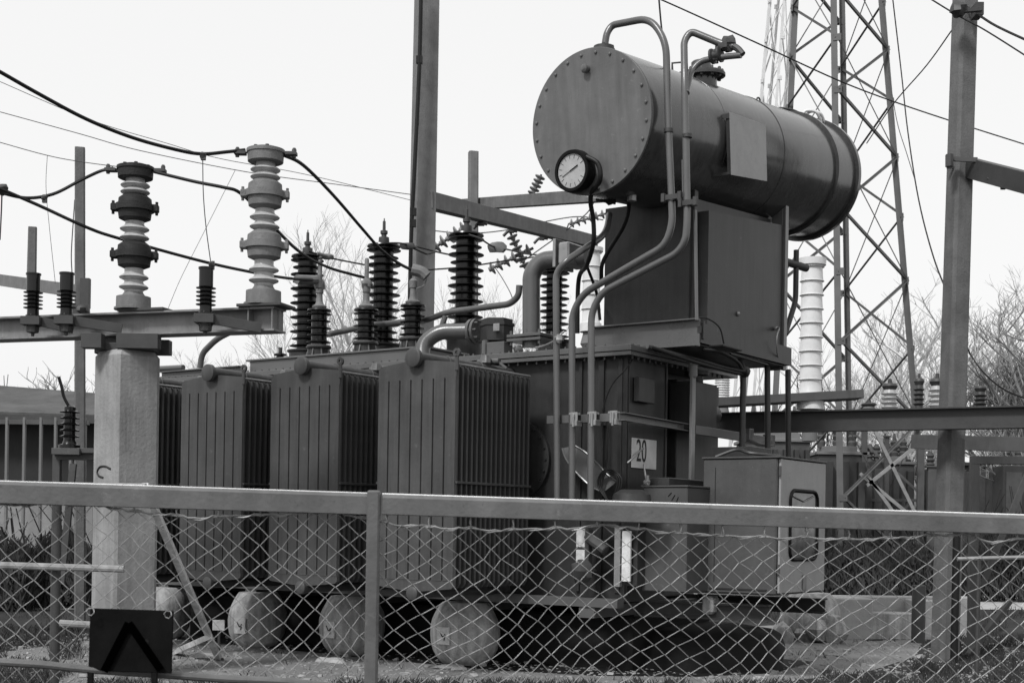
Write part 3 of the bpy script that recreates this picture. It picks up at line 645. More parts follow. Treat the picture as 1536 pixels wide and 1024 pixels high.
# cables of this yard: terminals' own short leads are separate things below
# footings
M['undershade']=mat('painted_undershade',.012,.8,n=.4,scale=3,bump=.4,spec=.15)  # near-black colour standing in for the shade under the transformer
mb=MB(); mb.bb((-7.4,.35,-.05),(-.1,2.3,.62),.03); TB(mb,'plinth','undershade')  # block added to darken the gap beneath the tank

def footing(u,v,label,r=.40,tagpx=None,h=.70,m='foot'):
    p=W(u,v,0)
    t=thing('concrete_footing',label,'footing',p,RZ,'rounded concrete footings under the transformer')
    mb=MB(); mb.lathe((0,0,-.03),[(0,r*.40),(.02,r*.52),(.06,r*.68),(.12,r*.82),(.20,r*.93),(.29,r*.985),(.38,r),(.47,r*.985),(.56,r*.93),(.64,r*.84),(h-.04,r*.74),(h,r*.66)],48)
    mb.v=[v_+V((noise.noise(v_*3+p)*.02,noise.noise(v_*3.3-p)*.02,0)) for v_ in mb.v]
    body=mb.build('footing_body',m,t,local=True)
    if tagpx:
        # tag sits on the camera side of the drum
        px,py=tagpx; rr=ray(px,py); o=V((0,0,H)); d=rr; c=p
        a_=d.x**2+d.y**2; b_=-2*(c.x*d.x+c.y*d.y); c_=c.x**2+c.y**2-(r+.012)**2
        s=b_*b_-4*a_*c_
        tt=(-b_-math.sqrt(max(s,0)))/(2*a_); q=o+d*tt
        nn=V((q.x-c.x,q.y-c.y,0)).normalized(); R=Matrix((V((-nn.y,nn.x,0)),nn,V((0,0,1)))).transposed()
        mb=MB(); mb.box(q,(.17,.02,.20),R,.002); mb.build('paper_tag','paper',t)
        mb=MB(); mb.tube(spline([q+R@V((-.04,.013,.05)),q+R@V((.0,.013,-.01)),q+R@V((.03,.013,.02)),q+R@V((.02,.013,-.05))]),.007,5); mb.build('scribble','ink',t)
    return t
fu=lambda px: QV(px,950,-.28).x
footing(fu(698),-.28,'bulging concrete footing with paper tag, under the nearest radiator',.415,(665,953),.76)
footing(fu(528),-.28,'bulging concrete footing with paper tag, partly behind the pale fence post',.41,(494,944),.76)
footing(fu(386),-.28,'bulging concrete footing with pale tag just right of the leaning brace',.385,(360,938),.74)
footing(fu(246),-.28,'bulging concrete footing beside the foot of the concrete pillar',.36,None,.74)
p_=loc(G(1214,960))
footing(p_.x,p_.y,'stained concrete footing standing behind the cabinet with the window',.44,None,.74)
M['shadefoot']=mat('undershade_footing',.014,.7,n=.5,scale=4,bump=.5,dirt=.4,spec=.08)  # footing tone with the shade under the tank put into its colour
mb=MB(); mb.lathe((.15,1.6,-.05),[(0,.98),(.3,.96),(.44,.90),(.50,.8),(.53,.6)],48)
mb.v=[v_+V((noise.noise(v_*1.5)*.12,noise.noise(v_*1.5+V((5,5,5)))*.12,noise.noise(v_*3)*.03)) for v_ in mb.v]; TB(mb,'rounded_base','undershade')  # base coloured near-black to carry the shade on under the tank end
mb=MB(); mb.ibeam((-.1,.45,.72),(1.4,.75,.72),.16,.18); mb.ibeam((-.2,2.2,.74),(1.4,2.3,.74),.16,.18); TB(mb,'support_beam','paint')
mb=MB(); a=P(328,937,17.2); mb.box(a,(.15,.02,.13)); o=mb.build('paper_notice','paper'); tag(o,'small square paper notice near the foot of the leaning brace','notice')
mb=MB(); mb.bar(V((a.x,a.y+.03,0)),V((a.x,a.y+.03,a.z+.02)),.03,.03); mb.build('stake','steel_dark',o)
# =================================================================== LEFT STRUCTURE: pillar, beam, insulators
pc_=V((P(189,700,14.5).x,14.5,0))
t=thing('concrete_pillar','thick weathered concrete pillar under the steel beam, with a black scrawl','pillar',pc_)
hd=.325
ang=math.radians(45)
pr=[(-hd,-.045),(-.02,-hd),(.02,-hd),(hd,-.045),(hd,.045),(.02,hd),(-.02,hd),(-hd,.045)]
mb=MB(); zt=P(190,528,14.5).z
n=8; mb.add([(x,y,-.1) for x,y in pr]+[(x,y,zt-.06) for x,y in pr]+[(x*.85,y*.85,zt) for x,y in pr],[[i,(i+1)%n,n+(i+1)%n,n+i] for i in range(n)]+[[n+i,n+(i+1)%n,2*n+(i+1)%n,2*n+i] for i in range(n)]+[list(range(n)),list(range(2*n,3*n))])
mb.build('pillar_shaft','pillar',t,local=True,smooth=20)
def on_leftface(px,py): # point slightly proud of the left front face of the pillar
    a=pc_+V((-hd,-.045,0)); b_=pc_+V((-.02,-hd,0)); nrm=V((b_.y-a.y,-(b_.x-a.x),0)).normalized()
    r=ray(px,py); tt=(a.dot(nrm))/(r.dot(nrm)); q=V((r.x*tt,tt,H+r.z*tt)); 
    return q*1.0-V((0,0,0))+(-r.normalized())*.004
mb=MB(); mb.tube(spline([on_leftface(x,y) for x,y in((166,703),(158,699),(150,700),(146,707),(148,713),(155,716))]),.011,6); mb.build('painted_scrawl','ink',t)
mb=MB()
mb.bb((.06+-.10,-.30,zt+.004),(.39,-.16,zt+.16)); mb.bb((-.40,-.30,zt+.004),(-.19,-.16,zt+.155)); mb.bb((-.3,-.15,zt+.003),(.3,.3,zt+.08)); mb.bb((-.40,.16,zt+.003),(.39,.3,zt+.158))
mb.build('cap_bracket','steel_dark',t,local=True)
# steel beam
dirB=V((.95,-.31,0)).normalized()
e1=P(420,478,14.1); zB0=P(425,498,14.1).z; zB1=P(425,462,14.1).z
e0=e1-dirB*4.3; hB=zB1-zB0; zm=(zB0+zB1)/2; e1.z=zm; e0.z=zm
nB=V((-dirB.y,dirB.x,0))
t=thing('steel_beam','heavy rusty steel I-beam on the concrete pillar, carrying two stacked insulators','beam',(e1.x,e1.y,zB0))
mb=MB(); mb.ibeam(e0,e1,.26,hB,.02); bm_=mb.build('beam_section','steel',t)
mb=MB(); mb.bar(e1-dirB*.30+V((0,0,-hB/2+.02)),e1-dirB*.30+V((0,0,hB/2-.02)),.24,.014,up=tuple(dirB)); mb.bar(e1-dirB*.03+V((0,0,-hB/2+.02)),e1-dirB*.03+V((0,0,hB/2-.02)),.24,.014,up=tuple(dirB)); mb.build('stiffener_plate','steel',t)
mb=MB(); mb.box(e1-dirB*.16+V((0,0,hB/2+.018)),(.5,.34,.03),Matrix.Rotation(math.atan2(dirB.y,dirB.x),3,'Z')); mb.box(e1-dirB*1.55+V((0,0,hB/2+.018)),(.55,.3,.03),Matrix.Rotation(math.atan2(dirB.y,dirB.x),3,'Z')); mb.build('seat_plate','steel_dark',t)
def column(px,ytop,ybot,ringmat,label,d):
    base=P(px,ybot,d); zt_=P(px,ytop,d).z; base.z=zB1+.034; h=zt_-base.z
    t=thing('stacked_insulator',label,'insulator',base,0,'stacked insulators on the steel beam')
    mb=MB(); sec=h
    # three porcelain sections separated by metal flanges
    s0,s1=.115*h,.93*h; rp=.098
    def por(a,b_):
        pr=[(a,rp*.95),(a+.02,rp)]; st=(b_-a)/2.6
        for i in range(2):
            z=a+st*(.62+i*.95); pr+=[(z-.035,rp),(z-.012,rp+.048),(z-.002,rp+.055),(z+.012,rp+.044),(z+.03,rp+.012),(z+.05,rp)]
        pr+=[(b_,rp)]; return pr
    rings=[(.335,.40,.455),(.335+.315,.335+.38,.335+.435)]
    zs=[(.11,.30),(.475,.615),(.79,.90)]
    cols=[(.06,.30),(.45,.60),(.75,.93)]
    # section limits as fractions of height from the bottom
    P_=[(.115,.30),(.46,.625),(.785,.91)]
    for a,b_ in P_: mb=MB(); mb.lathe((0,0,0),por(a*h,b_*h),28); mb.build('porcelain_section','porc_light',t,local=True)
    for (a,b_) in((.285,.475),(.61,.80)):
        m_=(a+b_)/2*h
        mb=MB(); mb.lathe((0,0,0),[(a*h,.10),(a*h+.03,.165),(m_-.035,.175),(m_-.034,.20),(m_+.034,.20),(m_+.035,.175),(b_*h-.05,.17),(b_*h-.01,.12),(b_*h,.10)],32)
        rg=mb.build('flange_ring',ringmat,t,local=True)
        mb=MB()
        for k in range(2):
            a_=k*math.pi+.1; c=V((.205*math.cos(a_),.205*math.sin(a_),m_)); mb.box(c,(.085,.09,.08),Matrix.Rotation(a_,3,'Z'),.01); mb.lathe(c-V((-.02*math.cos(a_),-.02*math.sin(a_),.07)),[(0,.016),(.14,.016)],6)
        mb.build('clamp_ear',ringmat,rg,local=True)
    mb=MB(); mb.lathe((0,0,0),[(.905*h,.165),(.91*h,.18),(.965*h,.185),(.966*h,.195),(.987*h,.195),(.989*h,.14),(h,.13)],32)
    cp=mb.build('top_cap',ringmat,t,local=True)
    mb=MB()
    for sg in(-1,1): mb.box((sg*.26,0,.965*h),(.12,.09,.035)); mb.lathe((sg*.29,0,.94*h),[(0,.02),(.08,.025),(.1,.015)],8)
    for k in range(6): mb.lathe((.13*math.cos(k),.13*math.sin(k),.985*h),[(0,.02),(.03,.02)],6)
    mb.build('cap_lug','steel_dark',cp,local=True)
    mb=MB(); mb.lathe((0,0,0),[(0,.2),(.02,.2),(.022,.18),(.09*h,.178),(.1*h,.12),(.12*h,.10)],28); mb.build('base_socket','ring_grey',t,local=True)
    return t
dcol1=P(200,470,14.5+.17); 
dA=14.1+(420-395)/F*14.1*.31; dA=14.17; dB=14.62
column(395,222,461,'ring_grey','pale grey stacked insulator at the end of the steel beam','x' and dA)
column(200,248,470,'ring_dark','stacked insulator with dark flange rings above the concrete pillar',dB)
def post_ins(px,ytop,ybot,d,label,arm):
    b0=P(px,ybot,d); zt_=P(px,ytop,d).z; h=zt_-b0.z
    t=thing('post_insulator',label,'insulator',b0,0,'small dark insulators bracketed to the steel beam')
    mb=MB(); r=.062
    pr=[(.02,.04),(.06,.055),(.07,.075),(.30*h,.075),(.31*h,r)]
    k=5; a=.38*h; bb_=.70*h; st=(bb_-a)/k
    for i in range(k): z=a+i*st; pr+=[(z,.06),(z+st*.45,.06),(z+st*.6,.098),(z+st*.72,.1),(z+st*.9,.062)]
    pr+=[(bb_,.07),(.97*h,.07),(.972*h,.078),(h,.078)]
    mb.lathe((0,0,0),pr,20); mb.build('insulator_body','porc',t,local=True,smooth=40)
    mb=MB(); mb.box((0,0,.2*h),(.2,.19,.09)); mb.lathe((0,0,-.03),[(0,.015),(.03,.02),(.04,.06),(.12,.07)],10); mb.build('bracket_clamp','steel_dark',t,local=True)
    mb=MB(); q=P(*arm); s_=b0+V((.08,0,.2*h)); q2=q.copy(); mb.bar(s_,q2,.03,.10); mb.build('bracket_arm','steel_dark',t)
    return t
post_ins(49,410,500,14.55,'small dark insulator nearest the left edge of the photograph',(110,493,14.6))
post_ins(99,409,499,14.42,'small dark insulator in front of the tall left post',(183,493,14.5))
post_ins(308,401,498,13.9,'small dark insulator between the two stacked insulators',(392,492,14.0))
# =================================================================== CABLES
def cable(label,lst,r,m='wire',group=None,n=8,seg=6,name='cable'):
    mb=MB(); mb.tube(spline([P(*a) for a in lst],n),r,seg)
    o=mb.build(name,m); tag(o,label,'cable',group); return o
cable('thick black cable sagging from the upper left to the pale stacked insulator',[(-30,92,12.5),(0,108,12.7),(60,142,13),(130,179,13.3),(200,207,13.6),(270,226,13.9),(305,231,14),(340,228,14.1),(368,225,14.17)],.018)
cable('black cable from the pale stacked insulator down past the second tall bushing',[(424,232,14.17),(455,248,14.6),(500,293,15.5),(545,345,16.5),(572,375,17.2),(600,396,17.4),(632,411,17.5)],.019)
cable('thick black cable dipping from the left edge up to the dark-ringed insulator',[(-30,283,14.2),(0,289,14.2),(40,297,14.3),(80,291,14.4),(120,271,14.5),(150,257,14.6),(170,252,14.6)],.018)
cable('black cable from the dark-ringed insulator across to the pale one and down',[(232,258,14.6),(290,272,14.4),(335,281,14.35),(358,288,14.4),(385,312,14.7),(412,342,15.1),(450,378,16),(490,400,16.8),(530,412,17.2),(546,416,17.3)],.019)
cable('straight black cable running down from the left edge to the first low bushing',[(-30,270,13.9),(0,283,13.9),(60,309,14.1),(130,341,14.3),(180,358,14.8),(300,391,15.5),(372,407,16.2),(430,417,17),(474,420,17.6)],.019)
mb=MB(); mb.tube([P(445,419,17.4),P(474,420,17.62)],.06,10); mb.tube([P(478,413,17.64),P(478,432,17.64)],.045,10); o=mb.build('cable_lug','ring_grey'); tag(o,'pale metal cable lug on the first low bushing','cable lug')
mb=MB(); mb.tube(spline([P(618,404,17.4),P(632,408,17.4),P(640,415,17.4)]),.075,10); mb.tube(spline([P(640,418,17.5),P(636,428,17.4),P(625,433,17.2)]),.01,6); o=mb.build('cable_lug','ring_grey'); tag(o,'pale metal cable lug hanging before the tall concrete pole','cable lug')
mb=MB(); mb.blob(P(3,285,14),.06,2,.6,8); mb.tube(spline([P(3,290,14),P(2,320,14),P(0,360,14)]),.008,5); o=mb.build('cable_clamp','steel_dark'); tag(o,'dark cable clamp at the left edge where two cables cross','cable clamp')
for (px,py,d,l) in((305,233,13.95,'small cable clamp under the thick upper cable'),(67,297,14.35,'small cable clamp on the dipping cable near the left edge'),(318,397,14.2,'small clamp on top of the insulator between the two stacks')):
    mb=MB(); mb.blob(P(px,py,d),.035,px,.6,8); mb.box(P(px,py+3,d),(.05,.03,.06)); o=mb.build('cable_clamp','steel_dark'); tag(o,l,'cable clamp')
thin='thin wires crossing the sky'
cable('thin wire from the left edge under the thick cable towards the tall pole',[(-20,163,20),(0,168,20),(120,201,20),(210,226,20),(370,258,20),(500,276,20),(618,292,20)],.006,'wire_thin',thin,6,4)
cable('very thin wire above it from the upper left fading towards the tall pole',[(-20,114,20),(130,178,20),(250,215,20),(330,238,20),(460,262,21),(615,300,22)],.005,'wire_thin',thin,6,4)
cable('lowest thin wire passing behind the dark-ringed insulator from the left edge',[(-20,208,20),(70,233,20),(130,244,20),(230,258,20),(352,284,21)],.006,'wire_thin',thin,6,4)
cable('thin vertical wire dropping from the thick cable to the middle small insulator',[(304,236,13.95),(305,290,14),(309,340,14.1),(316,393,14.2)],.005,'wire_thin',None,6,4)
cable('thin vertical wire dropping down left of the tall left post',[(71,233,20),(69,280,20),(74,340,20),(83,425,20)],.004,'wire_thin',None,6,4)
cable('thin wire falling along the left side of the tall left post',[(108,410,14.4),(107,380,14.4),(110,330,14.5),(112,300,14.8)],.006,'wire_thin',None,6,4)
cable('thin wire slanting from the pale insulator down to the pillar',[(353,255,22),(300,360,22),(270,420,22),(250,468,22)],.004,'wire_thin',None,6,4)
cable('long thin wire crossing the upper right behind the lattice tower',[(985,-3,24),(1030,17,24),(1140,67,24),(1260,122,25),(1350,156,26),(1440,186,27),(1560,224,28)],.014,'wire',None,6,5)
cable('long wire curving down beside the lattice tower to the lower right',[(1338,-10,22),(1352,110,22),(1362,200,21),(1378,300,20),(1400,385,19),(1425,450,18.4),(1455,530,17.6),(1500,580,17.4),(1560,605,17.4)],.011,'wire',None,6,5)
cable('thin wire hanging parallel to the lattice tower leg',[(1332,100,30),(1345,180,30),(1360,230,30),(1374,275,30)],.009,'wire_thin',None,6,4)
cable('wire slanting up to the top of the octagonal right pole',[(1300,215,24),(1340,156,22),(1390,98,20),(1433,38,18)],.010,'wire',None,6,5)
cable('wire passing the right pole top from upper left to right',[(1385,-8,17.5),(1434,22,17.2),(1480,47,17),(1570,104,16.5)],.010,'wire',None,6,5)
cable('thick wire leaving the right pole clamp towards the right edge',[(1410,-14,18.2),(1440,4,17.6),(1470,24,17.2),(1500,42,17),(1570,74,16.6)],.016,'wire',None,6,5)
cable('thin wire hanging down beside the front conservator pipe',[(988,-5,14.9),(991,30,14.9),(995,70,14.9),(996,108,14.9)],.010,'wire',None,6,5)
cable('wire from the first tall bushing to the second with a thick sleeve',[(463,377,18.5),(482,383,18.6),(500,388,18.7),(530,394,18.9),(562,400,19.3)],.012,'wire',None,6,5)
mb=MB(); mb.tube([P(476,380,18.55),P(486,383,18.6),P(499,387,18.7)],.025,8); mb.blob(P(490,385,18.65),.06,2,.3,8,(1.6,.6,.7)); o=mb.build('line_clamp','ring_grey'); tag(o,'sleeve-like line clamp right of the first tall bushing','line clamp')
cable('wire from the second tall bushing passing before the tall concrete pole',[(577,365,17.8),(600,365,18),(625,370,18.5),(660,379,19),(690,385,20)],.013,'wire',None,6,5)
mb=MB(); mb.blob(P(612,369,18.2),.07,4,.4,8,(1.8,.6,.7)); mb.tube([P(620,372,18.3),P(640,381,18.4),P(655,377,18.6)],.015,6); o=mb.build('line_clamp','steel_dark'); tag(o,'dark line clamp in front of the tall concrete pole','line clamp')
cable('wire from the third tall bushing up to the pale clamp at its right',[(703,352,16.8),(720,358,17.5),(740,370,18.5),(760,374,19),(800,382,20),(840,379,22)],.012,'wire',None,6,5)
mb=MB(); mb.blob(P(745,371,18.6),.09,6,.4,8,(1.6,.6,.9)); o=mb.build('line_clamp','ring_grey'); tag(o,'bulky line clamp right of the third tall bushing','line clamp')
cable('wire running low behind the third tall bushing to the right',[(640,405,20),(700,400,20),(760,391,20),(860,378,21)],.012,'wire',None,6,5)
cable('wire drooping below the bunched clamps to the thin conduit',[(740,398,18),(752,415,17.8),(765,438,17.5),(770,452,17.2)],.008,'wire_thin',None,6,4)
# =================================================================== POLES AND GANTRY
def pole(name,label,pxt,yt,pxb,d,wpx,m,rot=20,sides=8,cat='pole',zb=None,extra=None):
    top=P(pxt,yt,d); bot=P(pxb,CY+H*F/d,d); bot.z=-.1
    if zb: bot=P(pxb,zb,d)
    t=thing(name,label,cat,(bot.x,bot.y,0),0,'concrete posts and poles of the yard')
    r=wpx/F*d/2; 
    c=.28
    pr=[(-1,-1+c),(-1+c,-1),(1-c,-1),(1,-1+c),(1,1-c),(1-c,1),(-1+c,1),(-1,1-c)] if sides==8 else [(-1,-.97),(-.97,-1),(.97,-1),(1,-.97),(1,.97),(.97,1),(-.97,1),(-1,.97)]
    a=math.radians(rot); ext=max(abs(x*math.cos(a)-y*math.sin(a)) for x,y in pr)
    k=r/ext
    pr=[((x*math.cos(a)-y*math.sin(a))*k,(x*math.sin(a)+y*math.cos(a))*k) for x,y in pr]
    mb=MB(); n=8; vs=[]
    N_=10
    for i in range(N_+1):
        c_=bot.lerp(top,i/N_); 
        vs+=[V((c_.x+x*(1.06-.12*i/N_),c_.y+y*(1.06-.12*i/N_),c_.z)) for x,y in pr]
    mb.add(vs,[[i*n+j,i*n+(j+1)%n,(i+1)*n+(j+1)%n,(i+1)*n+j] for i in range(N_) for j in range(n)]+[list(range(n)),list(range(N_*n,(N_+1)*n))])
    mb.build('pole_shaft',m,t,smooth=20); return t
tp=pole('concrete_pole','tall rectangular concrete pole leaning slightly, with a black cable down its face',641,-40,622,22,41,'pole_far',25,4)
mb=MB(); mb.tube(spline([P(632,-30,21.6),P(629,100,21.6),P(622,250,21.6),(P(617,350,21.6)),P(614,470,21.6)]),.035,6)
for y in(90,318,335): mb.box(P(629-(y-90)*.04,y,21.6),(.1,.06,.12))
mb.build('black_riser_cable','wire',tp)
rp_=pole('concrete_pole','thick chamfered concrete pole at the right with steel crossbar clamp',1449,-40,1417,17.6,37,'pole',18,8)
mb=MB(); c=P(1441,238,17.45); 
mb.tube([P(1424,232,17.3),P(1424,250,17.3)],.05,6); mb.bar(P(1420,238,17.38),P(1466,240,17.25),.03,.06); mb.bar(P(1424,232,17.6),P(1424,250,17.6),.12,.02); mb.bar(P(1420,250,17.5),P(1430,250,17.5),.02,.05)
mb.blob(P(1437,15,17.2),.10,2,.5,8); mb.box(P(1466,17,17.3),(.10,.2,.16)); mb.bar(P(1430,18,17.2),P(1472,14,17.2),.05,.05)
mb.build('pole_clamp','steel_dark',rp_)
mb=MB(); mb.bar(P(1456,252,17.5),P(1600,290,15.6),.16,.24); o=mb.build('crossbar_beam','steel_dark'); tag(o,'dark steel crossbar leaving the right pole towards the right edge','beam')
mb=MB(); mb.tube(spline([P(1482,268,17),P(1500,272,16.8),P(1506,281,16.7)]),.02,6); mb.box(P(1505,278,16.8),(.06,.05,.1)); mb.build('hook','steel_dark',o)
pl=pole('concrete_pole','slim concrete post at the left standing behind the dark-ringed insulator stack',120,222,120,21,18,'pole',15,8)
mb=MB(); mb.bar(P(109,465,20.8),P(134,463,20.8),.06,.14); mb.box(P(128,440,20.9),(.14,.1,.45)); mb.blob(P(122,464,20.7),.07,2,.4,8); mb.build('pole_clamp','steel_dark',pl)
pole('concrete_pole','short stub post standing on the crossbeam near the left edge',49,341,47,24.1,15,'pole',15,8,zb=436)
mb=MB(); mb.bar(P(-40,414,26),P(118,437,21.3),.12,.2); o=mb.build('gantry_beam','pole_far'); tag(o,'grey crossbeam joining the two slim posts at the left edge','beam')
pole('concrete_pole','pale slender concrete post behind the gantry beams, left of the oil tank',710,228,707,30,17,'pole_far',15,8)
mb=MB(); mb.bar(P(640,300,21.9),P(890,363,30),.2,.26); o=mb.build('gantry_beam','pole_far'); tag(o,'pale gantry beam sloping down right from the tall concrete pole','beam')
mb=MB(); mb.bar(P(690,308,31),P(905,293,26),.18,.24); o=mb.build('gantry_beam','pole'); tag(o,'darker gantry beam passing behind the slender post to the oil tank','beam')
for (px,py,d,l) in((722,335,24,'small bracket hanging under the sloping gantry beam, near its left end'),(767,346,26,'small bracket hanging under the middle of the sloping gantry beam'),(813,357,28,'small bracket under the right end of the sloping gantry beam')):
    mb=MB(); mb.box(P(px,py,d),(.1,.1,.08)); mb.tube(spline([P(px-12,py+8,d),P(px-5,py+1,d),P(px,py,d),P(px+9,py+1,d)]),.03,6); o=mb.build('hanging_bracket','steel_dark'); tag(o,l,'bracket')
def ins_string(a,b_,n,r,label):
    a=V(a);b_=V(b_); t=thing('insulator_string',label,'insulator',a,0,'dangling disc insulator strings'); d=(b_-a); r=r*.78
    mb=MB(); mb.tube([a,b_],r*.22,6); mb.build('string_rod','steel_dark',t)
    mb=MB()
    for i in range(n):
        p=a+d*((i+.5)/n); mb.lathe(p,[(0,r*.3),(r*.05,r),(r*.25,r*.95),(r*.5,r*.4),(r*.8,r*.35)],12,d)
    mb.build('disc_stack','fardisc',t)
ins_string(P(702,338,30),P(642,378,30),6,.2,'disc insulator string hanging between the tall pole and the slender post')
ins_string(P(812,262,32),P(798,292,32),5,.16,'short disc insulator string rising above the darker gantry beam')
ins_string(P(800,372,26),P(735,404,26),6,.16,'disc insulator string right of the third tall bushing')
ins_string(P(766,350,26),P(788,400,26),6,.14,'disc insulator string hanging under the sloping gantry beam')
ins_string(P(910,320,30),P(855,336,30),6,.13,'disc insulator string just left of the oil tank pedestal')
cable('slack jumper wire looping under the gantry beams',[(640,345,30),(700,350,30),(760,345,30),(830,330,30),(870,325,30),(905,330,30)],.012,'wire_thin',None,6,4)
cable('slack jumper wire rising to the gantry beam end',[(780,395,28),(815,370,28),(850,345,28),(880,320,28),(893,300,28)],.012,'wire_thin',None,6,4)
cable('short dangling jumper wire left of the pedestal',[(853,335,30),(850,350,30),(862,365,30),(872,372,30)],.014,'wire_thin',None,6,4)
# =================================================================== FAR WHITE INSULATORS
def cups(px,yt,yb,d,wpx,label,n,cap=True,m='porc_white'):
    b0=P(px,yb,d); h=P(px,yt,d).z-b0.z; r=wpx/F*d/2
    t=thing('pale_insulator',label,'insulator',b0)
    mb=MB(); pr=[(0,r*1.2),(.1*h,r*1.15),(.102*h,r)]; st=.84*h/n
    for i in range(n): z=.105*h+i*st; pr+=[(z,r*.98),(z+st*.93,r*.90),(z+st*.97,r*1.08),(z+st*.995,r*1.06)]
    pr+=[(.95*h,r),(.955*h,r*1.2),(h,r*1.22)]
    mb.lathe((0,0,0),pr,24); mb.build('porcelain_body',m,t,local=True)
    mb=MB(); mb.lathe((0,0,-.5),[(0,r*.7),(.2,r*.7),(.3,r*1.1),(.49,r*.8)],16); mb.build('pedestal_casting','farwall',t,local=True); return t
cups(1215,388,614,22,34,'tall white ribbed insulator right of the oil tank pedestal',9)
cups(1083,545,606,24,22,'small white insulator glimpsed between the drop pipes',14)
cups(886,372,498,23,28,'white insulator partly hidden behind the hoses left of the pedestal',5)
mb=MB(); mb.bar(P(1040,606,22),P(1290,592,22),.5,.13); o=mb.build('insulator_shelf','fargrey'); tag(o,'grey steel shelf beam under the tall white insulator','beam')
for (px,yt,yb,d,l,m) in((1303,600,618,25,'stub insulator left of the lattice tower leg on the far side','farwall'),(1334,568,612,25,'pale ribbed insulator standing before the lattice tower foot','porc_light'),(1405,560,612,25,'pale insulator with dark cap left of the thick right pole','porc_light'),(1470,572,612,22,'dark bell-shaped insulator right of the thick right pole','steel_dark'),(1378,560,608,26,'slim dark insulator between the tower leg and the right pole','steel_dark')):
    b0=P(px,yb+18,d); h=P(px,yt,d).z-b0.z
    t=thing('busbar_insulator',l,'insulator',b0,0,'insulators standing behind the right steel beam')
    mb=MB(); r=.13 if m!='steel_dark' else .09; mb.lathe((0,0,0),[(0,r)]+[q for i in range(6) for q in((h*(.05+i*.11),r*.8),(h*(.09+i*.11),r*1.2),(h*(.11+i*.11),r*.85))]+[(h*.75,r*.7)],14); mb.build('insulator_body',m,t,local=True)
    mb=MB(); mb.lathe((0,0,h*.74),[(0,r*.8),(h*.08,r*1.1),(h*.14,r*.9),(h*.16,r*.3),(h*.26,r*.25)],10); mb.build('terminal_cap','steel_dark',t,local=True)
# right steel beam
e0=P(1040,636,19.5); e1=P(1600,625,15.4); z_=(e0.z+e1.z)/2
mb=MB(); a=P(1050,635,18.6); b_=P(1600,624,16.6); mb.ibeam(a,b_,.2,.27,.018); o=mb.build('steel_beam','steel_dark'); tag(o,'long dark steel beam crossing behind the cabinet and before the right pole','beam')
# =================================================================== LATTICE TOWER
def lattice(label,name,cpx0,half0,y0,cpx1,half1,y1,d,m,angle,leg=.11,brace=.05,nodes=None,group=None,ext=None,step=.5):
    # centre px / half width px at two image heights
    c1=P(cpx1,y1,d); c0=P(cpx0,y0,d); h0=half0/F*d; h1=half1/F*d
    base=c1+(c1-c0)*((c1.z)/(c0.z-c1.z)); hb=h1+(h1-h0)*((c1.z)/(c0.z-c1.z))
    t=thing(name,label,'tower',(base.x,base.y,0))
    topz=c0.z+ (ext or 3)
    def ctr(z): k=(z-base.z)/(c0.z-base.z); return base.lerp(c0,k), hb+(h0-hb)*k
    def L(i,z):
        c,h=ctr(z); a=angle+i*math.pi/2; return V((c.x+h*math.cos(a),c.y+h*math.sin(a),z))
    legs=[]
    for i in range(4):
        mb=MB(); c=L(i,2)-ctr(2)[0]
        mb.angle(L(i,-.1),L(i,topz),leg,.02,up=(-c.x,-c.y,.0)); mb.angle(L(i,-.1),L(i,topz),-leg,-.02,up=(-c.x,-c.y,.0)) if False else None
        legs.append(mb)
    # nodes
    zs=[0.3]; 
    while zs[-1]<topz-1: zs.append(zs[-1]+ctr(zs[-1])[1]*2*step)
    for i in range(4):
        for k in range(1,len(zs)-1): legs[i].box(L(i,zs[k]),(.2,.05,.18),Matrix.Rotation(angle+i*math.pi/2+math.pi/2,3,'Z'))
        legs[i].build('tower_leg',m,t,smooth=0)
        j=(i+1)%4; mb=MB()
        for k in range(len(zs)-1):
            a,b_=(i,j) if k%2 else (j,i)
            mb.angle(L(a,zs[k]),L(b_,zs[k+1]),brace,.012)
            if k<len(zs)-2 and k%2==0: mb.tube([L(a,zs[k])+V((0,.0,.0)),L(a,zs[k]).lerp(L(b_,zs[k+2]),1.0)],.018,4)
            if k%2==1: mb.tube([L(j,zs[k-1]),L(i,min(zs[k+1],topz))],.016,4) 
        mb.build('bracing',m,t,smooth=0)
    return t
lattice('large four-legged steel lattice tower rising behind the oil tank at the right','lattice_tower',1257,67,0,1266,106,600,37,'tower',math.radians(-15),.16,.065)
lattice('faint distant lattice tower showing left of the large one','lattice_tower',1172,19,0,1148,22,300,60,'tower_far',math.radians(10),.12,.05,step=1.5)
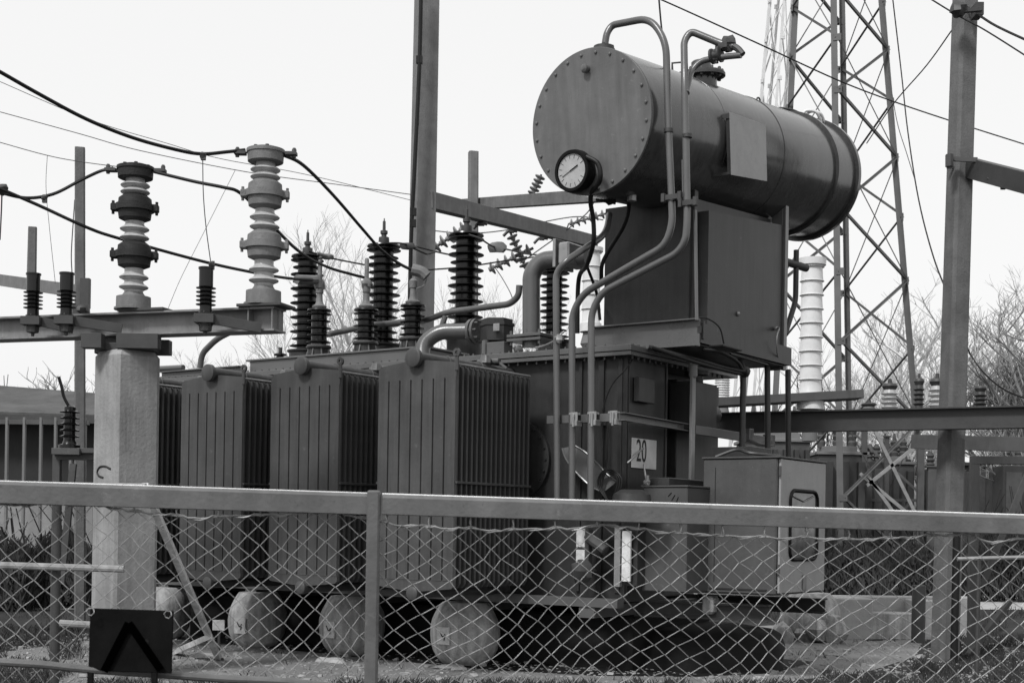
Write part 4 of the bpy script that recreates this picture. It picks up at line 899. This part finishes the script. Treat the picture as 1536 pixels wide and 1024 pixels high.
# =================================================================== FAR RIGHT YARD
def far_tx(px0,px1,yt,d,label,fins):
    a=G(px0,CY+H*F/d); a=P(px0,700,d); b_=P(px1,700,d); zt_=P((px0+px1)/2,yt,d).z
    t=thing('distant_transformer',label,'transformer',((a.x+b_.x)/2,d,0)); w=b_.x-a.x
    mb=MB(); mb.bb((-w/2,0,.35),(w/2,1.6,zt_-.12),.02); mb.build('tank','fargrey',t,local=True)
    mb=MB(); mb.bb((-w/2-.06,-.06,zt_-.12),(w/2+.06,1.66,zt_-.04),.01); mb.bb((-w/2+.2,.2,zt_-.04),(w/2-.2,1.2,zt_+.12),.01); mb.build('lid','farwall',t,local=True)
    for i in range(fins):
        x=-w/2+w*(i+.5)/fins; mb=MB(); mb.bb((x-.12*w/fins,-.22,.5),(x+.3*w/fins,-.001,zt_-.3),.01); mb.build('cooling_panel','fardark',t,local=True)
    mb=MB(); mb.bb((-w/2,-.1,0),(w/2,1.7,.34),.01); mb.build('plinth','fargrey',t,local=True)
    for i in range(3):
        mb=MB(); x=-w/3+i*w/3; mb.lathe((x,.7,zt_+.1),[(0,.1),(.15,.12),(.2,.08),(.3,.12),(.35,.08),(.45,.11),(.5,.06),(.7,.03)],12); mb.build('bushing','fargrey',t,local=True)
    return t
far_tx(1228,1300,675,36,'small grey transformer behind the cabinet with the window',3)
far_tx(1330,1372,690,39,'narrow grey transformer between the tower legs and the right pole',2)
far_tx(1120,1215,655,33,'distant transformer largely hidden behind the drop pipes',6)
for (px,yt,d,w,l) in((1296,640,36,8,'slim steel column right of the small grey transformer'),(1381,664,36,10,'pale steel column left of the right pole'),(1398,700,36,13,'dark cylinder column touching the right pole'),(1330,655,37,6,'thin galvanised column beside the tower foot')):
    mb=MB(); b0=P(px,700,d); b0.z=0; h=P(px,yt,d).z; mb.bar(b0,(b0.x,b0.y,h),w/F*d,.12,up=(0,1,0)); mb.box((b0.x,b0.y,h+.01),(w/F*d*1.5,.2,.04)); o=mb.build('steel_column','fargrey'); tag(o,l,'column')
def frame_stand(pxa,pxb,yt,d,label,brace=True,m='fargrey',w=.11):
    a=P(pxa,yt,d); b_=P(pxb,yt,d); t=thing('steel_stand',label,'stand',(a.x,a.y,0))
    for q in(a,b_): mb=MB(); mb.bar((q.x,q.y,0),(q.x,q.y,q.z-w/2),w,w,up=(0,1,0)); mb.build('leg',m,t)
    mb=MB(); mb.bar(a-V((w/2,0,0)),b_+V((w/2,0,0)),w,w); mb.build('top_bar',m,t)
    if brace: mb=MB(); mb.bar(V((a.x+.1,a.y-.08,a.z*.35)),b_-V((.3,.08,.1)),.05,.08); mb.build('brace',m,t)
    return t
frame_stand(1462,1575,690,19,'grey square-tube stand at the right edge with diagonal brace')
frame_stand(1300,1378,750,38,'low steel trestle with crossed braces by the tower foot',True,'fargrey',.08)
mb=MB(); mb.bar(P(1370,662,24),P(1600,668,22),.14,.24); o=mb.build('busbar_beam','fargrey'); tag(o,'grey crossbeam below the long dark beam, running behind the right pole','beam')
mb=MB(); 
for (a,b_) in(((1290,710),(1362,770)),((1300,728),(1370,672)),((1310,640),(1372,768)),((1300,712),(1340,768))):
    mb.bar(P(a[0],a[1],35.5),P(b_[0],b_[1],35.5),.05,.09)
o=mb.build('crossed_brace','galv'); tag(o,'pale crossed steel struts between the small transformer and the right pole','strut')
# cluttered distant equipment: row of boxes and columns
random.seed(3)
eq=[]
for i,(px,w,yt,d,mm,l) in enumerate(((1310,34,664,38,'fardark','dark switch housing low behind the lattice tower legs'),(1352,30,662,40,'fargrey','grey switch housing right of the tower legs'),(1420,60,676,38,'fardark','dark switch housing directly behind the right pole'),(1480,40,682,42,'fargrey','grey switch housing just right of the right pole'),(1535,60,672,40,'fardark','dark switch housing at the right edge'),(1260,50,668,42,'fardark','dark switch housing behind the small grey transformer'),(1180,70,660,44,'fardark','dark switch housing seen between the drop pipes and cabinet'))):
    t=thing('switch_housing',l,'equipment',(P(px,700,d).x,d,0),0,'switch housings in the far yard'); h=P(px,yt,d).z; ww=w/F*d/2
    mb=MB(); mb.bb((-ww,0,.25),(ww,.9,h-.5),.02); mb.bb((-ww*.9,0.05,0),(-ww*.7,.85,.25)); mb.bb((ww*.7,0.05,0),(ww*.9,.85,.25)); mb.build('housing',mm,t,local=True)
    mb=MB(); mb.bb((-ww*.85,-.03,.4),(-.03,-.001,h-.7),.01); mb.bb((.03,-.03,.4),(ww*.85,-.001,h-.7),.01); mb.build('door','fargrey',t,local=True)
    for k in range(3): mb=MB(); x=-ww*.6+k*ww*.6; mb.lathe((x,.4,h-.5),[(0,.1),(.1,.08),(.14,.12),(.2,.08),(.26,.12),(.32,.08),(.38,.11),(.5,.04)],10); mb.build('bushing','fargrey',t,local=True)
mb=MB(); 
t=thing('low_building','low pale rendered building beyond the yard at the right edge','building',(P(1560,700,55).x,55,0))
mb.bb((-8,0,0),(8,6,P(1500,700,55).z),.03); mb.build('wall','farwall',t,local=True); mb=MB(); mb.bb((-8.3,-.3,P(1500,700,55).z),(8.3,6.3,P(1500,694,55).z),.03); mb.build('roof','fardark',t,local=True)
for i in range(4):
    mb=MB(); mb.bb((-6.5+i*3.2,-.05,1.4),(-5.1+i*3.2,-.002,2.6)); mb.build('window','glass',t,local=True)
# pale concrete troughs right
g0=G(1264,958); 
t=thing('concrete_block','pale U-shaped concrete foundation block right of the cabinet','concrete block',(g0.x,g0.y,0),math.radians(8))
mb=MB(); mb.bb((0,0,-.05),(.48,.5,.62),.02); mb.build('left_wall','kerb',t,local=True)
mb=MB(); mb.bb((1.2,.02,-.05),(1.5,.5,.6),.02); mb.build('right_wall','kerb',t,local=True); mb=MB(); mb.bb((-.02,.5,-.05),(2.4,.85,.63),.02); mb.build('rear_wall','kerb',t,local=True)
mb=MB(); mb.bb((.481,.05,-.05),(1.199,.49,.40),.02); mb.build('infill','foot',t,local=True)
mb=MB(); a=P(1378,905,20.5); mb.tube([(a.x,a.y,-.05),(a.x,a.y,.85)],.10,14); o=mb.build('short_post','steel_dark'); tag(o,'short dark round post before the pale concrete block','post')
g0=G(1262,960)
mb=MB(); 
for i in range(26):
    p=G(1205+random.uniform(-35,60),955+random.uniform(-6,10)); mb.blob(p+V((0,0,random.uniform(0,.3))),random.uniform(.08,.2),i,.7,7)
o=mb.build('rubble','foot'); struct(o,'stuff')
# light rail + dark strip right of the pole
mb=MB(); mb.tube([P(1436,838,14),P(1600,834,14)],.022,8); o=mb.build('handrail','galv'); tag(o,'pale handrail tube right of the thick pole','rail')
mb=MB(); mb.tube([(P(1470,700,14).x,14,0),(P(1470,700,14).x,14,P(1470,837,14).z)],.025,8); mb.build('rail_post','steel_dark',o); 
mb=MB(); mb.tube([P(1436,770,17.2),V((P(1434,800,17.2).x,17.2,0))],.05,8); o=mb.build('dark_conduit','wire'); tag(o,'dark conduit running down the right side of the right pole','conduit')
mb=MB(); mb.bar(G(1450,985),P(1515,900,19),.07,.07); o=mb.build('leaning_strut','steel_dark'); tag(o,'dark strut leaning up from the ground right of the thick pole','strut')
# =================================================================== LEFT BACKGROUND
t=thing('long_shed','long low shed with pale roof at the left edge behind the yard','shed',(P(40,700,34).x,34,0))
x0=P(-160,700,34).x-P(40,700,34).x; x1=P(235,700,34).x-P(40,700,34).x
ze=P(60,628,34).z; zr=P(60,580,34).z
mb=MB(); mb.bb((x0,.6,0),(x1,5,ze),.02); mb.build('wall','shedwall',t,local=True)
mb=MB(); mb.add([(x0,0,ze+.12),(x1,0,ze+.02),(x1,3,zr-.1),(x0,3,zr+.3),(x0,0,ze+.2),(x1,0,ze+.1),(x1,3,zr),(x0,3,zr+.4)],[[0,1,2,3],[4,5,6,7],[0,1,5,4],[1,2,6,5],[2,3,7,6],[3,0,4,7]]); mb.build('roof','roof',t,local=True,smooth=0)
mb=MB(); mb.bb((x0,-.1,ze-.1),(x1,.02,ze+.1)); mb.build('gutter','steel_dark',t,local=True)
ft=thing('picket_rail_fence','pale rail fence of thin uprights before the long shed','fence',(P(40,700,29).x,29,0),0)
zt_=P(40,632,29).z; xo=P(40,700,29).x
mb=MB(); mb.bar(P(-60,632,29),P(134,634,29),.06,.09); mb.build('top_rail','fargrey',ft)
for px in(-20,11,37,62,84,107,128):
    mb=MB(); q=P(px,630,29); mb.bar((q.x,q.y,0),(q.x,q.y,q.z+.06),.05,.09,up=(0,1,0)); mb.build('upright','farwall',ft)
mb=MB(); q=P(40,720,30); mb.bb((P(-80,700,30).x,30,0),(P(140,700,30).x,30.3,P(40,722,30).z)); o=mb.build('low_wall','path'); tag(o,'low pale wall at the foot of the pale rail fence','wall')
# stand with insulator
st=frame_stand(86,150,684,17,'small steel stand left of the concrete pillar carrying an insulator',True,'fargrey',.09)
b0=P(104,672,17); h=P(104,608,17).z-b0.z
t=thing('post_insulator','dark ribbed insulator on the small stand left of the pillar','insulator',b0)
mb=MB(); pr=[(0,.13),(.04,.13),(.05,.09)]
for i in range(5): z=.1+i*.075; pr+=[(z,.07),(z+.03,.07),(z+.035,.115),(z+.045,.12),(z+.065,.07)]
pr+=[(h-.1,.06),(h-.09,.075),(h-.02,.07),(h,.04)]
mb.lathe((0,0,0),pr,18); mb.build('insulator_body','porc',t,local=True,smooth=40)
mb=MB(); mb.box((0,0,-.045),(.34,.3,.08)); mb.box((.35,0,-.03),(.45,.22,.06)); mb.build('seat_block','fargrey',t,local=True)
mb=MB(); mb.tube(spline([P(104,610,17),P(96,595,17),P(92,578,17),P(88,565,17)]),.02,6); mb.build('lead','wire',t)
# =================================================================== TREES
def bare_tree(px,yt,d,label,m,seed,spread=.5,dens=5,trunk_w=.17):
    rnd=random.Random(seed); b0=P(px,700,d); b0.z=0; h=P(px,yt,d).z
    t=thing('bare_tree',label,'tree',b0); tm=MB(); cm=MB()
    def br(mb,p,dr,L,r,lv):
        pts_=[p]; q=p.copy(); dd=dr.copy()
        for k in range(4):
            dd=(dd+V((rnd.uniform(-.16,.16),rnd.uniform(-.16,.16),rnd.uniform(-.03,.12)))).normalized(); q=q+dd*L/4; pts_.append(q.copy())
        mb.tube(pts_,r,4 if lv>1 else 7,cap=False,r1=r*.5)
        if lv>=dens: return
        n=[7,5,4,4,4,3][min(lv,5)]
        for k in range(n):
            tt=rnd.uniform(.25,1) if lv else rnd.uniform(.3,1); i=min(3,int(tt*4)); s=pts_[i].lerp(pts_[i+1],tt*4-i)
            ax=V((rnd.uniform(-1,1),rnd.uniform(-1,1),rnd.uniform(-.2,.5))).normalized()
            nd=(dd*(.7)+ax*spread*1.25+V((0,0,.16))).normalized()
            br(cm,s,nd,L*rnd.uniform(.5,.72),max(r*.52,.009),lv+1)
    br(tm,b0-V((0,0,.2)),V((rnd.uniform(-.08,.08),0,1)).normalized(),h*.52,trunk_w,0)
    tm.build('trunk',m,t,norm=False); cm.build('crown',m,t,norm=False,smooth=0)
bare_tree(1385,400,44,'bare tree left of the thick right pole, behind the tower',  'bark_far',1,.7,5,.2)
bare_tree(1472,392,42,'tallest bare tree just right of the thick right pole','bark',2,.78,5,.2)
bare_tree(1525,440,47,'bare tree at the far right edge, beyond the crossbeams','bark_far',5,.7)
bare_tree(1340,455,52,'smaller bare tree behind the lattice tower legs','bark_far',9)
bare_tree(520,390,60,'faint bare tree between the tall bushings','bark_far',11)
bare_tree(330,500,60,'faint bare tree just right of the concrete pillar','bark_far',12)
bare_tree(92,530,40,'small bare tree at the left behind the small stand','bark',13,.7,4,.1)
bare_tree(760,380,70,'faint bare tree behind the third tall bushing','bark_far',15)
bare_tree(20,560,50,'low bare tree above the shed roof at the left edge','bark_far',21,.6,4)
# shrubs
def shrub(px0,px1,yt,d,label,seed,m='leaf',nb=7500):
    rnd=random.Random(seed); a=P(px0,700,d); b_=P(px1,700,d); h=P(px0,yt,d).z; mb=MB(); sm=MB()
    t=thing('shrub' if m!='leaf' else 'weed_thicket',label,'shrub' if m!='leaf' else 'weeds',((a.x+b_.x)/2,d,0)); w=(b_.x-a.x)/2
    for i in range(nb):
        x=rnd.uniform(-1,1); y=rnd.uniform(-1,1); z=rnd.random()**.8*(1-.35*x*x)*(.7+.5*noise.noise(V((x*4+seed,y*2,0))))
        p=V((x*w,y*.8,z*h))
        if m=='leaf':
            L_=rnd.uniform(.12,.4); l=V((rnd.uniform(-1,1),rnd.uniform(-.6,.6),0))*L_*.5; wv=V((rnd.uniform(.008,.022),0,0)); p.z*=.8
            mb.add([p-wv,p+wv,p+l*.5+V((0,0,L_*.6))+wv*.7,p+l+V((0,0,L_*rnd.uniform(.6,1)))],[[0,1,2,3]]); continue
        s=rnd.uniform(.04,.10); u=V((rnd.uniform(-1,1),rnd.uniform(-1,1),rnd.uniform(-1,1))).normalized(); v_=u.cross(V((rnd.uniform(-1,1),rnd.uniform(-1,1),1))).normalized()
        mb.add([p-u*s,p+v_*s*.5,p+u*s,p-v_*s*.5],[[0,1,2,3]])
    mb.build('foliage',m,t,local=True,smooth=0,norm=False)
    for i in range(14):
        x=rnd.uniform(-.8,.8)*w; sm.tube([(x,0,0),(x+rnd.uniform(-.2,.2),rnd.uniform(-.3,.3),h*.55),(x+rnd.uniform(-.5,.5),rnd.uniform(-.5,.5),h*rnd.uniform(.8,1.15))],.012,4,cap=False)
    sm.build('stem','soil',t,local=True,norm=False)
shrub(-60,60,775,25,'tall dark weeds at the left edge behind the mesh fence',1)
shrub(40,150,770,26,'tall dark weeds just left of the concrete pillar',2)
shrub(1225,1330,792,34,'tall dark weeds right of the cabinet behind the mesh fence',3)
shrub(1310,1425,790,34.5,'tall dark weeds just left of the thick right pole',4)
shrub(1440,1570,745,34,'tall dark weeds behind the square-tube stand at the right edge',5)
shrub(1150,1270,585,46,'grey scrub behind the tall white insulator',7,'grass',1800)
shrub(1290,1420,588,48,'grey scrub behind the lattice tower foot',8,'grass',1800)
shrub(1430,1580,585,48,'grey scrub at the right behind the thick pole',9,'grass',1800)
shrub(-40,70,595,46,'grey scrub above the shed at the left edge',10,'grass',1500)
# =================================================================== BARRIER, SIGN, FENCE
t=thing('pipe_barrier','pipe barrier with three rails and an upright, left of the concrete pillar','barrier',(P(86,700,13.2).x,13.2,0))
mb=MB(); q=P(86,735,13.2); mb.tube([(q.x,q.y,-.05),(q.x,q.y,q.z)],.045,12); mb.build('upright','steel_dark',t)
for (a,b_) in(((-40,726),(219,730)),((-40,846),(186,853)),((90,934),(140,937))):
    mb=MB(); mb.tube([P(a[0],a[1],13.1),P(b_[0],b_[1],13.1)],.035,10); mb.build('rail','wood',t)
mb=MB(); f=G(328,990); tp_=P(217,728,13.25); mb.bar(tp_,f+V((0,0,.02)),.065,.065,up=(0,1,0)); o=mb.build('leaning_brace','brace'); tag(o,'pale wooden brace leaning from the pipe barrier down to the gravel','brace')
mb=MB(); mb.bar(tp_.lerp(f,.84)-V((.0,.06,0)),G(262,980)+V((0,-.06,.02)),.06,.11,up=(0,1,0)); mb.build('short_strut','brace',o)
mb=MB(); mb.tube([(f.x,f.y,-.02),(f.x,f.y,.03)],.06,8); mb.build('foot_pad','steel_dark',o)
# fence
def FD(px): return 4.35+px/1536*.45
rail_y=lambda px: 738+ (px)/1536*49
t=thing('chain_link_fence','chain-link fence across the foreground with a pale top rail','fence',(P(562,800,FD(562)).x,FD(562),0))
mb=MB(); hr=.036
def seg_rail(a,b_,w,h,mb):
    pa_=P(a,rail_y(a),FD(a)); pb_=P(b_,rail_y(b_),FD(b_)); x=w/2;y=h/2;c=.011
    mb.extr(pa_,pb_,[(-x+.002,-y),(x-.002,-y),(x,-y+.002),(x,y-c),(x-c,y),(-x+c,y),(-x,y-c),(-x,-y+.002)])
seg_rail(-60,552,.04,.070,mb); seg_rail(573,1600,.04,.066,mb); mb.build('top_rail','rail',t,smooth=20)
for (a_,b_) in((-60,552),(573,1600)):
    mb=MB(); pa_=P(a_,rail_y(a_),FD(a_)); pb_=P(b_,rail_y(b_),FD(b_)); mb.extr(pa_,pb_,[(-.0185+.02*0,.035-.001),(-.0185,.0365),(.0,.0368),(.0,.034)]); mb.extr(pa_,pb_,[(-.0208,.0255),(-.0215,.0275),(-.0115,.0375),(-.0095,.0355)]); mb.build('rail_highlight','rail_highlight',t,smooth=0)  # added strips that paint the bright top-edge highlight onto the rail
mb=MB(); a=P(561,735,FD(561)-.01); mb.box((a.x,a.y,a.z/2),(.042,.042,a.z),None,.006); 
o=mb.build('fence_post','rail',t)
mb=MB()
for d_,yo in((0,0),):
    pl_=[(-40,990),(60,996),(130,1003),(230,1010),(330,1017),(430,1022),(560,1036)]
    mb.tube(spline([P(x,y,FD(x)-.045) for x,y in pl_]),.013,10)
mb.build('lower_rail','rail',t)
tops=[(-60,757),(0,757),(60,756),(130,757),(215,768),(300,776),(360,774),(420,771),(495,767),(545,776),(600,787),(680,792),(750,795),(860,792),(905,787),(960,793),(1020,800),(1160,806),(1300,808),(1400,803),(1440,800),(1490,812),(1540,806),(1620,806)]
def topy(px):
    for (a,b_) in zip(tops,tops[1:]):
        if a[0]<=px<=b_[0]: k=(px-a[0])/(b_[0]-a[0]); k=k*k*(3-2*k); return a[1]+(b_[1]-a[1])*k
    return tops[-1][1]
mb=MB(); rnd=random.Random(5); tw=[]
for px in range(-50,1600,9): tw.append(P(px,topy(px)+rnd.uniform(-1.5,1.5),FD(px)-.004))
mb.tube(tw,.0034,6); mb.tube([p+V((0,.006*math.sin(i*.9),.006*math.cos(i*.9))) for i,p in enumerate(tw)],.0022,5)
for i in range(0,len(tw),7):
    p=tw[i]; pts_=[p+V((rnd.uniform(-.004,.004),.01*math.cos(a_),.006+.022*math.sin(a_)+.012)) for a_ in [j*.8 for j in range(9)]]; mb.tube(pts_,.0016,4)
mb.build('tension_wire','fwire',t)
# mesh: woven zigzag wires
mb=MB(); pxs=15.0+1.6; ncol=int(1680/ (pxs)); rows=54
def mesh_pt(c,k):
    px=-60+c*pxs; d=FD(px); y0=topy(px)
    base=P(px,y0,d); damp=math.exp(-k*.05)
    z0=P(px,topy(px)*damp+(772+px/1536*34)*(1-damp),d).z
    z=z0-k*.0298
    w=noise.noise(V((px*.006,k*.09,2.0)))*.034+noise.noise(V((px*.03,k*.3,7.0)))*.011
    w2=noise.noise(V((px*.006,k*.09,9.0)))*.03+noise.noise(V((px*.03,k*.3,3.0)))*.010
    tail=min(1,k/3)
    return V((base.x+w*tail,d+.012*noise.noise(V((px*.004,k*.05,5))),z+w2*tail))
for i in range(ncol):
    ptsm=[]
    for k in range(rows+1):
        left=(i+k)%2==0; p=mesh_pt(i if left else i+1,k)
        off=.0022 if left else -.0022; 
        q=V((p.x+(.0012 if left else -.0012),p.y+(.0024 if k%2 else -.0024),p.z))
        if ptsm:
            a=ptsm[-1]; ptsm.append(a.lerp(q,.14)+V((0,(q.y-a.y)*-.2,0))); ptsm.append(a.lerp(q,.86)+V((0,(q.y-a.y)*.2,0)))
        ptsm.append(q)
    mb.tube(ptsm,.00128,4,cap=False)
mb.build('wire_mesh','fwire',t,norm=False)
# sign on the fence
a=P(132,913,4.32); b_=P(256,1009,4.32)
t=thing('warning_sign','black metal sign with a dark inverted V, hung low on the fence','sign',((a.x+b_.x)/2,4.34,b_.z-.12))
mb=MB(); mb.box(((a.x+b_.x)/2,4.34,(a.z+b_.z)/2),(b_.x-a.x,.008,a.z-b_.z),Matrix.Rotation(math.radians(.9),3,'Y'),.003); mb.build('panel',mat('sign_black',.006,.8,n=.5,scale=9,dirt=0,bump=.1,spec=.06,scuff=2.5),t)
mb=MB()
mb.extr(P(156,1006,4.328),P(193,934,4.328),[(-.012,-.0008),(.012,-.0008),(.012,.0008),(-.012,.0008)],up=(0,1,0)); mb.extr(P(193,934,4.328),P(241,1004,4.326),[(-.012,-.0008),(.012,-.0008),(.012,.0008),(-.012,.0008)],up=(0,1,0)); mb.build('inverted_v_mark',mat('sign_mark',.0005,.9,n=.1,spec=.0),t)
for (px,py) in((136,917),(252,921)):
    mb=MB(); c_=P(px,py,4.31); mb.tube([c_+V((.012*math.cos(k),-.002+.004*math.sin(k*2),.012*math.sin(k))) for k in range(8)],.0015,4); mb.build('wire_tie','fwire',t)
for px in(136,232):
    mb=MB(); mb.bar(P(px,1008,4.34),V((P(px,1008,4.34).x,4.34,0)),.012,.02); mb.build('leg','black',t)
# =================================================================== GROUND
def sheet(name,pts_,m,z,kind='structure',n=0):
    mb=MB(); mb.add([(x,y,z) for x,y in pts_],[list(range(len(pts_)))]); o=mb.build(name,m,smooth=0,norm=False); o['kind']=kind
    if o.data.polygons[0].normal.z<0: o.data.flip_normals()
    return o
sheet('ground',[(-900,-20),(900,-20),(900,1500),(-900,1500)],'soil',0)
gp=[G(-300,1100),G(-150,1000),G(120,962),G(230,952),G(600,948),G(1000,946),G(1210,935),G(1300,962),G(1385,958),G(1372,985),G(1300,1008),G(1180,1022),G(900,1060),G(300,1100)]
sheet('gravel_bed',[(p.x,p.y) for p in gp],'gravel',.006)
pp=[G(-400,865),G(150,866),G(150,914),G(-400,914)]; sheet('path',[(p.x,p.y) for p in pp],'path',.01)
pp=[G(1250,893),G(1385,893),G(1700,893),G(1700,916),G(1440,914),G(1250,914)]; sheet('kerb_strip',[(p.x,p.y) for p in pp],'kerb',.012)
q=[W(-7.9,-.25,0),W(-3,-.55,0),W(-1.4,-.62,0),W(-.2,-.35,0),W(.7,.3,0),W(1.2,1.3,0),W(1.0,3.0,0),W(-8,3.0,0)]; sheet('undershade_ground',[(p.x,p.y) for p in q],'undershade',.011)  # dark sheet painting the shade under the transformer onto the ground
# gravel stones
rnd=random.Random(11); mb=MB()
for i in range(9000):
    px=rnd.uniform(-40,1560); py=rnd.uniform(950,1045); p=G(px,py)
    s=rnd.uniform(.006,.02)*(1 if rnd.random()<.95 else 2.2)
    R=Matrix.Rotation(rnd.uniform(0,6),3,'Z')@Matrix.Rotation(rnd.uniform(-.5,.5),3,'X')
    h=V((s,s*rnd.uniform(.5,1),s*rnd.uniform(.35,.7)))
    vs=[p+V((0,0,h.z*.6))+R@V((x*h.x*rnd.uniform(.7,1.2),y*h.y*rnd.uniform(.7,1.2),z*h.z)) for x in(-1,1) for y in(-1,1) for z in(-1,1)]
    mb.add(vs,[[0,1,3,2],[4,6,7,5],[0,4,5,1],[2,3,7,6],[0,2,6,4],[1,5,7,3]])
struct(mb.build('gravel_stones','stone',smooth=0,norm=False),'stuff')
# grass tufts
mb=MB()
def blade(p,h,lean,w):
    a=rnd.uniform(0,6.28); u=V((math.cos(a),math.sin(a),0)); l=V((rnd.uniform(-1,1),rnd.uniform(-1,1),0))*lean
    mb.add([p-u*w,p+u*w,p+l*.4*h+V((0,0,h*.6))+u*w*.6,p+l*h+V((0,0,h))],[[0,1,2,3]])
cnt=0
while cnt<26000:
    px=rnd.uniform(-60,1600); py=rnd.choice([rnd.uniform(805,900),rnd.uniform(860,1050),rnd.uniform(940,1060)]); 
    ingrav=(150<px<1370 and 935<py<1012) or (1230>px>120 and 955<py<1026)
    if ingrav and rnd.random()<.985: continue
    if px<150 and 862<py<916 and rnd.random()<.97: continue
    if px>1250 and 890<py<916 and rnd.random()<.97: continue
    if py<812 : continue
    if noise.noise(V((px*.012,py*.05,1)))<-.15: continue
    p=G(px,py); sc=1 if p.y<25 else 1.6 if p.y<50 else 3
    for k in range(3): blade(p+V((rnd.uniform(-.06,.06),rnd.uniform(-.06,.06),0))*sc,rnd.uniform(.03,.11)*sc,.6,.004*sc*1.3)
    cnt+=1
struct(mb.build('grass','grass',smooth=0,norm=False),'stuff')
for i,(px,py,l) in enumerate(((495,993,'flat pale stone before the second footing'),(675,1003,'flat pale stones before the nearest footing'),(305,987,'pale stone beside the foot of the leaning brace'))):
    mb=MB(); mb.blob(G(px,py)+V((0,0,.02)),.17,i+3,.5,10,(1.1,.6,.25)); mb.blob(G(px+12,py+2)+V((0,0,.02)),.08,i+9,.5,8,(1.2,.7,.4)) ; o=mb.build('flat_stone','kerb'); tag(o,l,'stone')
# =================================================================== WORLD, SUN, CAMERA
w=bpy.data.worlds.new('World'); S.world=w; w.use_nodes=True
N=w.node_tree.nodes; L=w.node_tree.links; bg=N['Background']
sky=N.new('ShaderNodeTexSky'); sky.sky_type='NISHITA'; sky.sun_disc=False; SUN_EL=math.radians(48); SUN_AZ=math.radians(215)
sky.sun_elevation=SUN_EL; sky.sun_rotation=SUN_AZ; sky.air_density=1.5; sky.dust_density=4
bw=N.new('ShaderNodeRGBToBW'); L.new(sky.outputs[0],bw.inputs[0])
ad=N.new('ShaderNodeMath'); ad.operation='MULTIPLY_ADD'; ad.inputs[1].default_value=.25; ad.inputs[2].default_value=7.7; L.new(bw.outputs[0],ad.inputs[0])
cc=N.new('ShaderNodeCombineColor')
for i in range(3): L.new(ad.outputs[0],cc.inputs[i])
L.new(cc.outputs[0],bg.inputs['Color']); bg.inputs['Strength'].default_value=.11
sun=bpy.data.lights.new('sun','SUN'); sun.energy=2.8; sun.angle=math.radians(10); sun.color=(1,1,1)
so=bpy.data.objects.new('sun',sun); COL.objects.link(so)
sd=V((math.sin(SUN_AZ)*math.cos(SUN_EL),math.cos(SUN_AZ)*math.cos(SUN_EL),math.sin(SUN_EL)))
so.rotation_euler=sd.to_track_quat('Z','Y').to_euler(); so.location=sd*60
cam=bpy.data.cameras.new('camera'); co=bpy.data.objects.new('camera',cam); COL.objects.link(co); S.camera=co
cam.sensor_width=36; cam.lens=F/1536*36; cam.shift_y=(CY-512)/1536; cam.shift_x=0; cam.clip_start=.05; cam.clip_end=3000
co.matrix_world=Matrix.Translation((0,0,H))@Matrix.Rotation(math.pi/2,4,'X')@Matrix.Rotation(RO,4,'Z')
cam.dof.use_dof=True; cam.dof.focus_distance=12.5; cam.dof.aperture_fstop=9
S.view_settings.view_transform='Standard'; S.view_settings.look='None'; S.view_settings.exposure=0; S.view_settings.gamma=1
S.render.resolution_x=1024; S.render.resolution_y=682
S.cycles.max_bounces=6; S.cycles.use_denoising=True
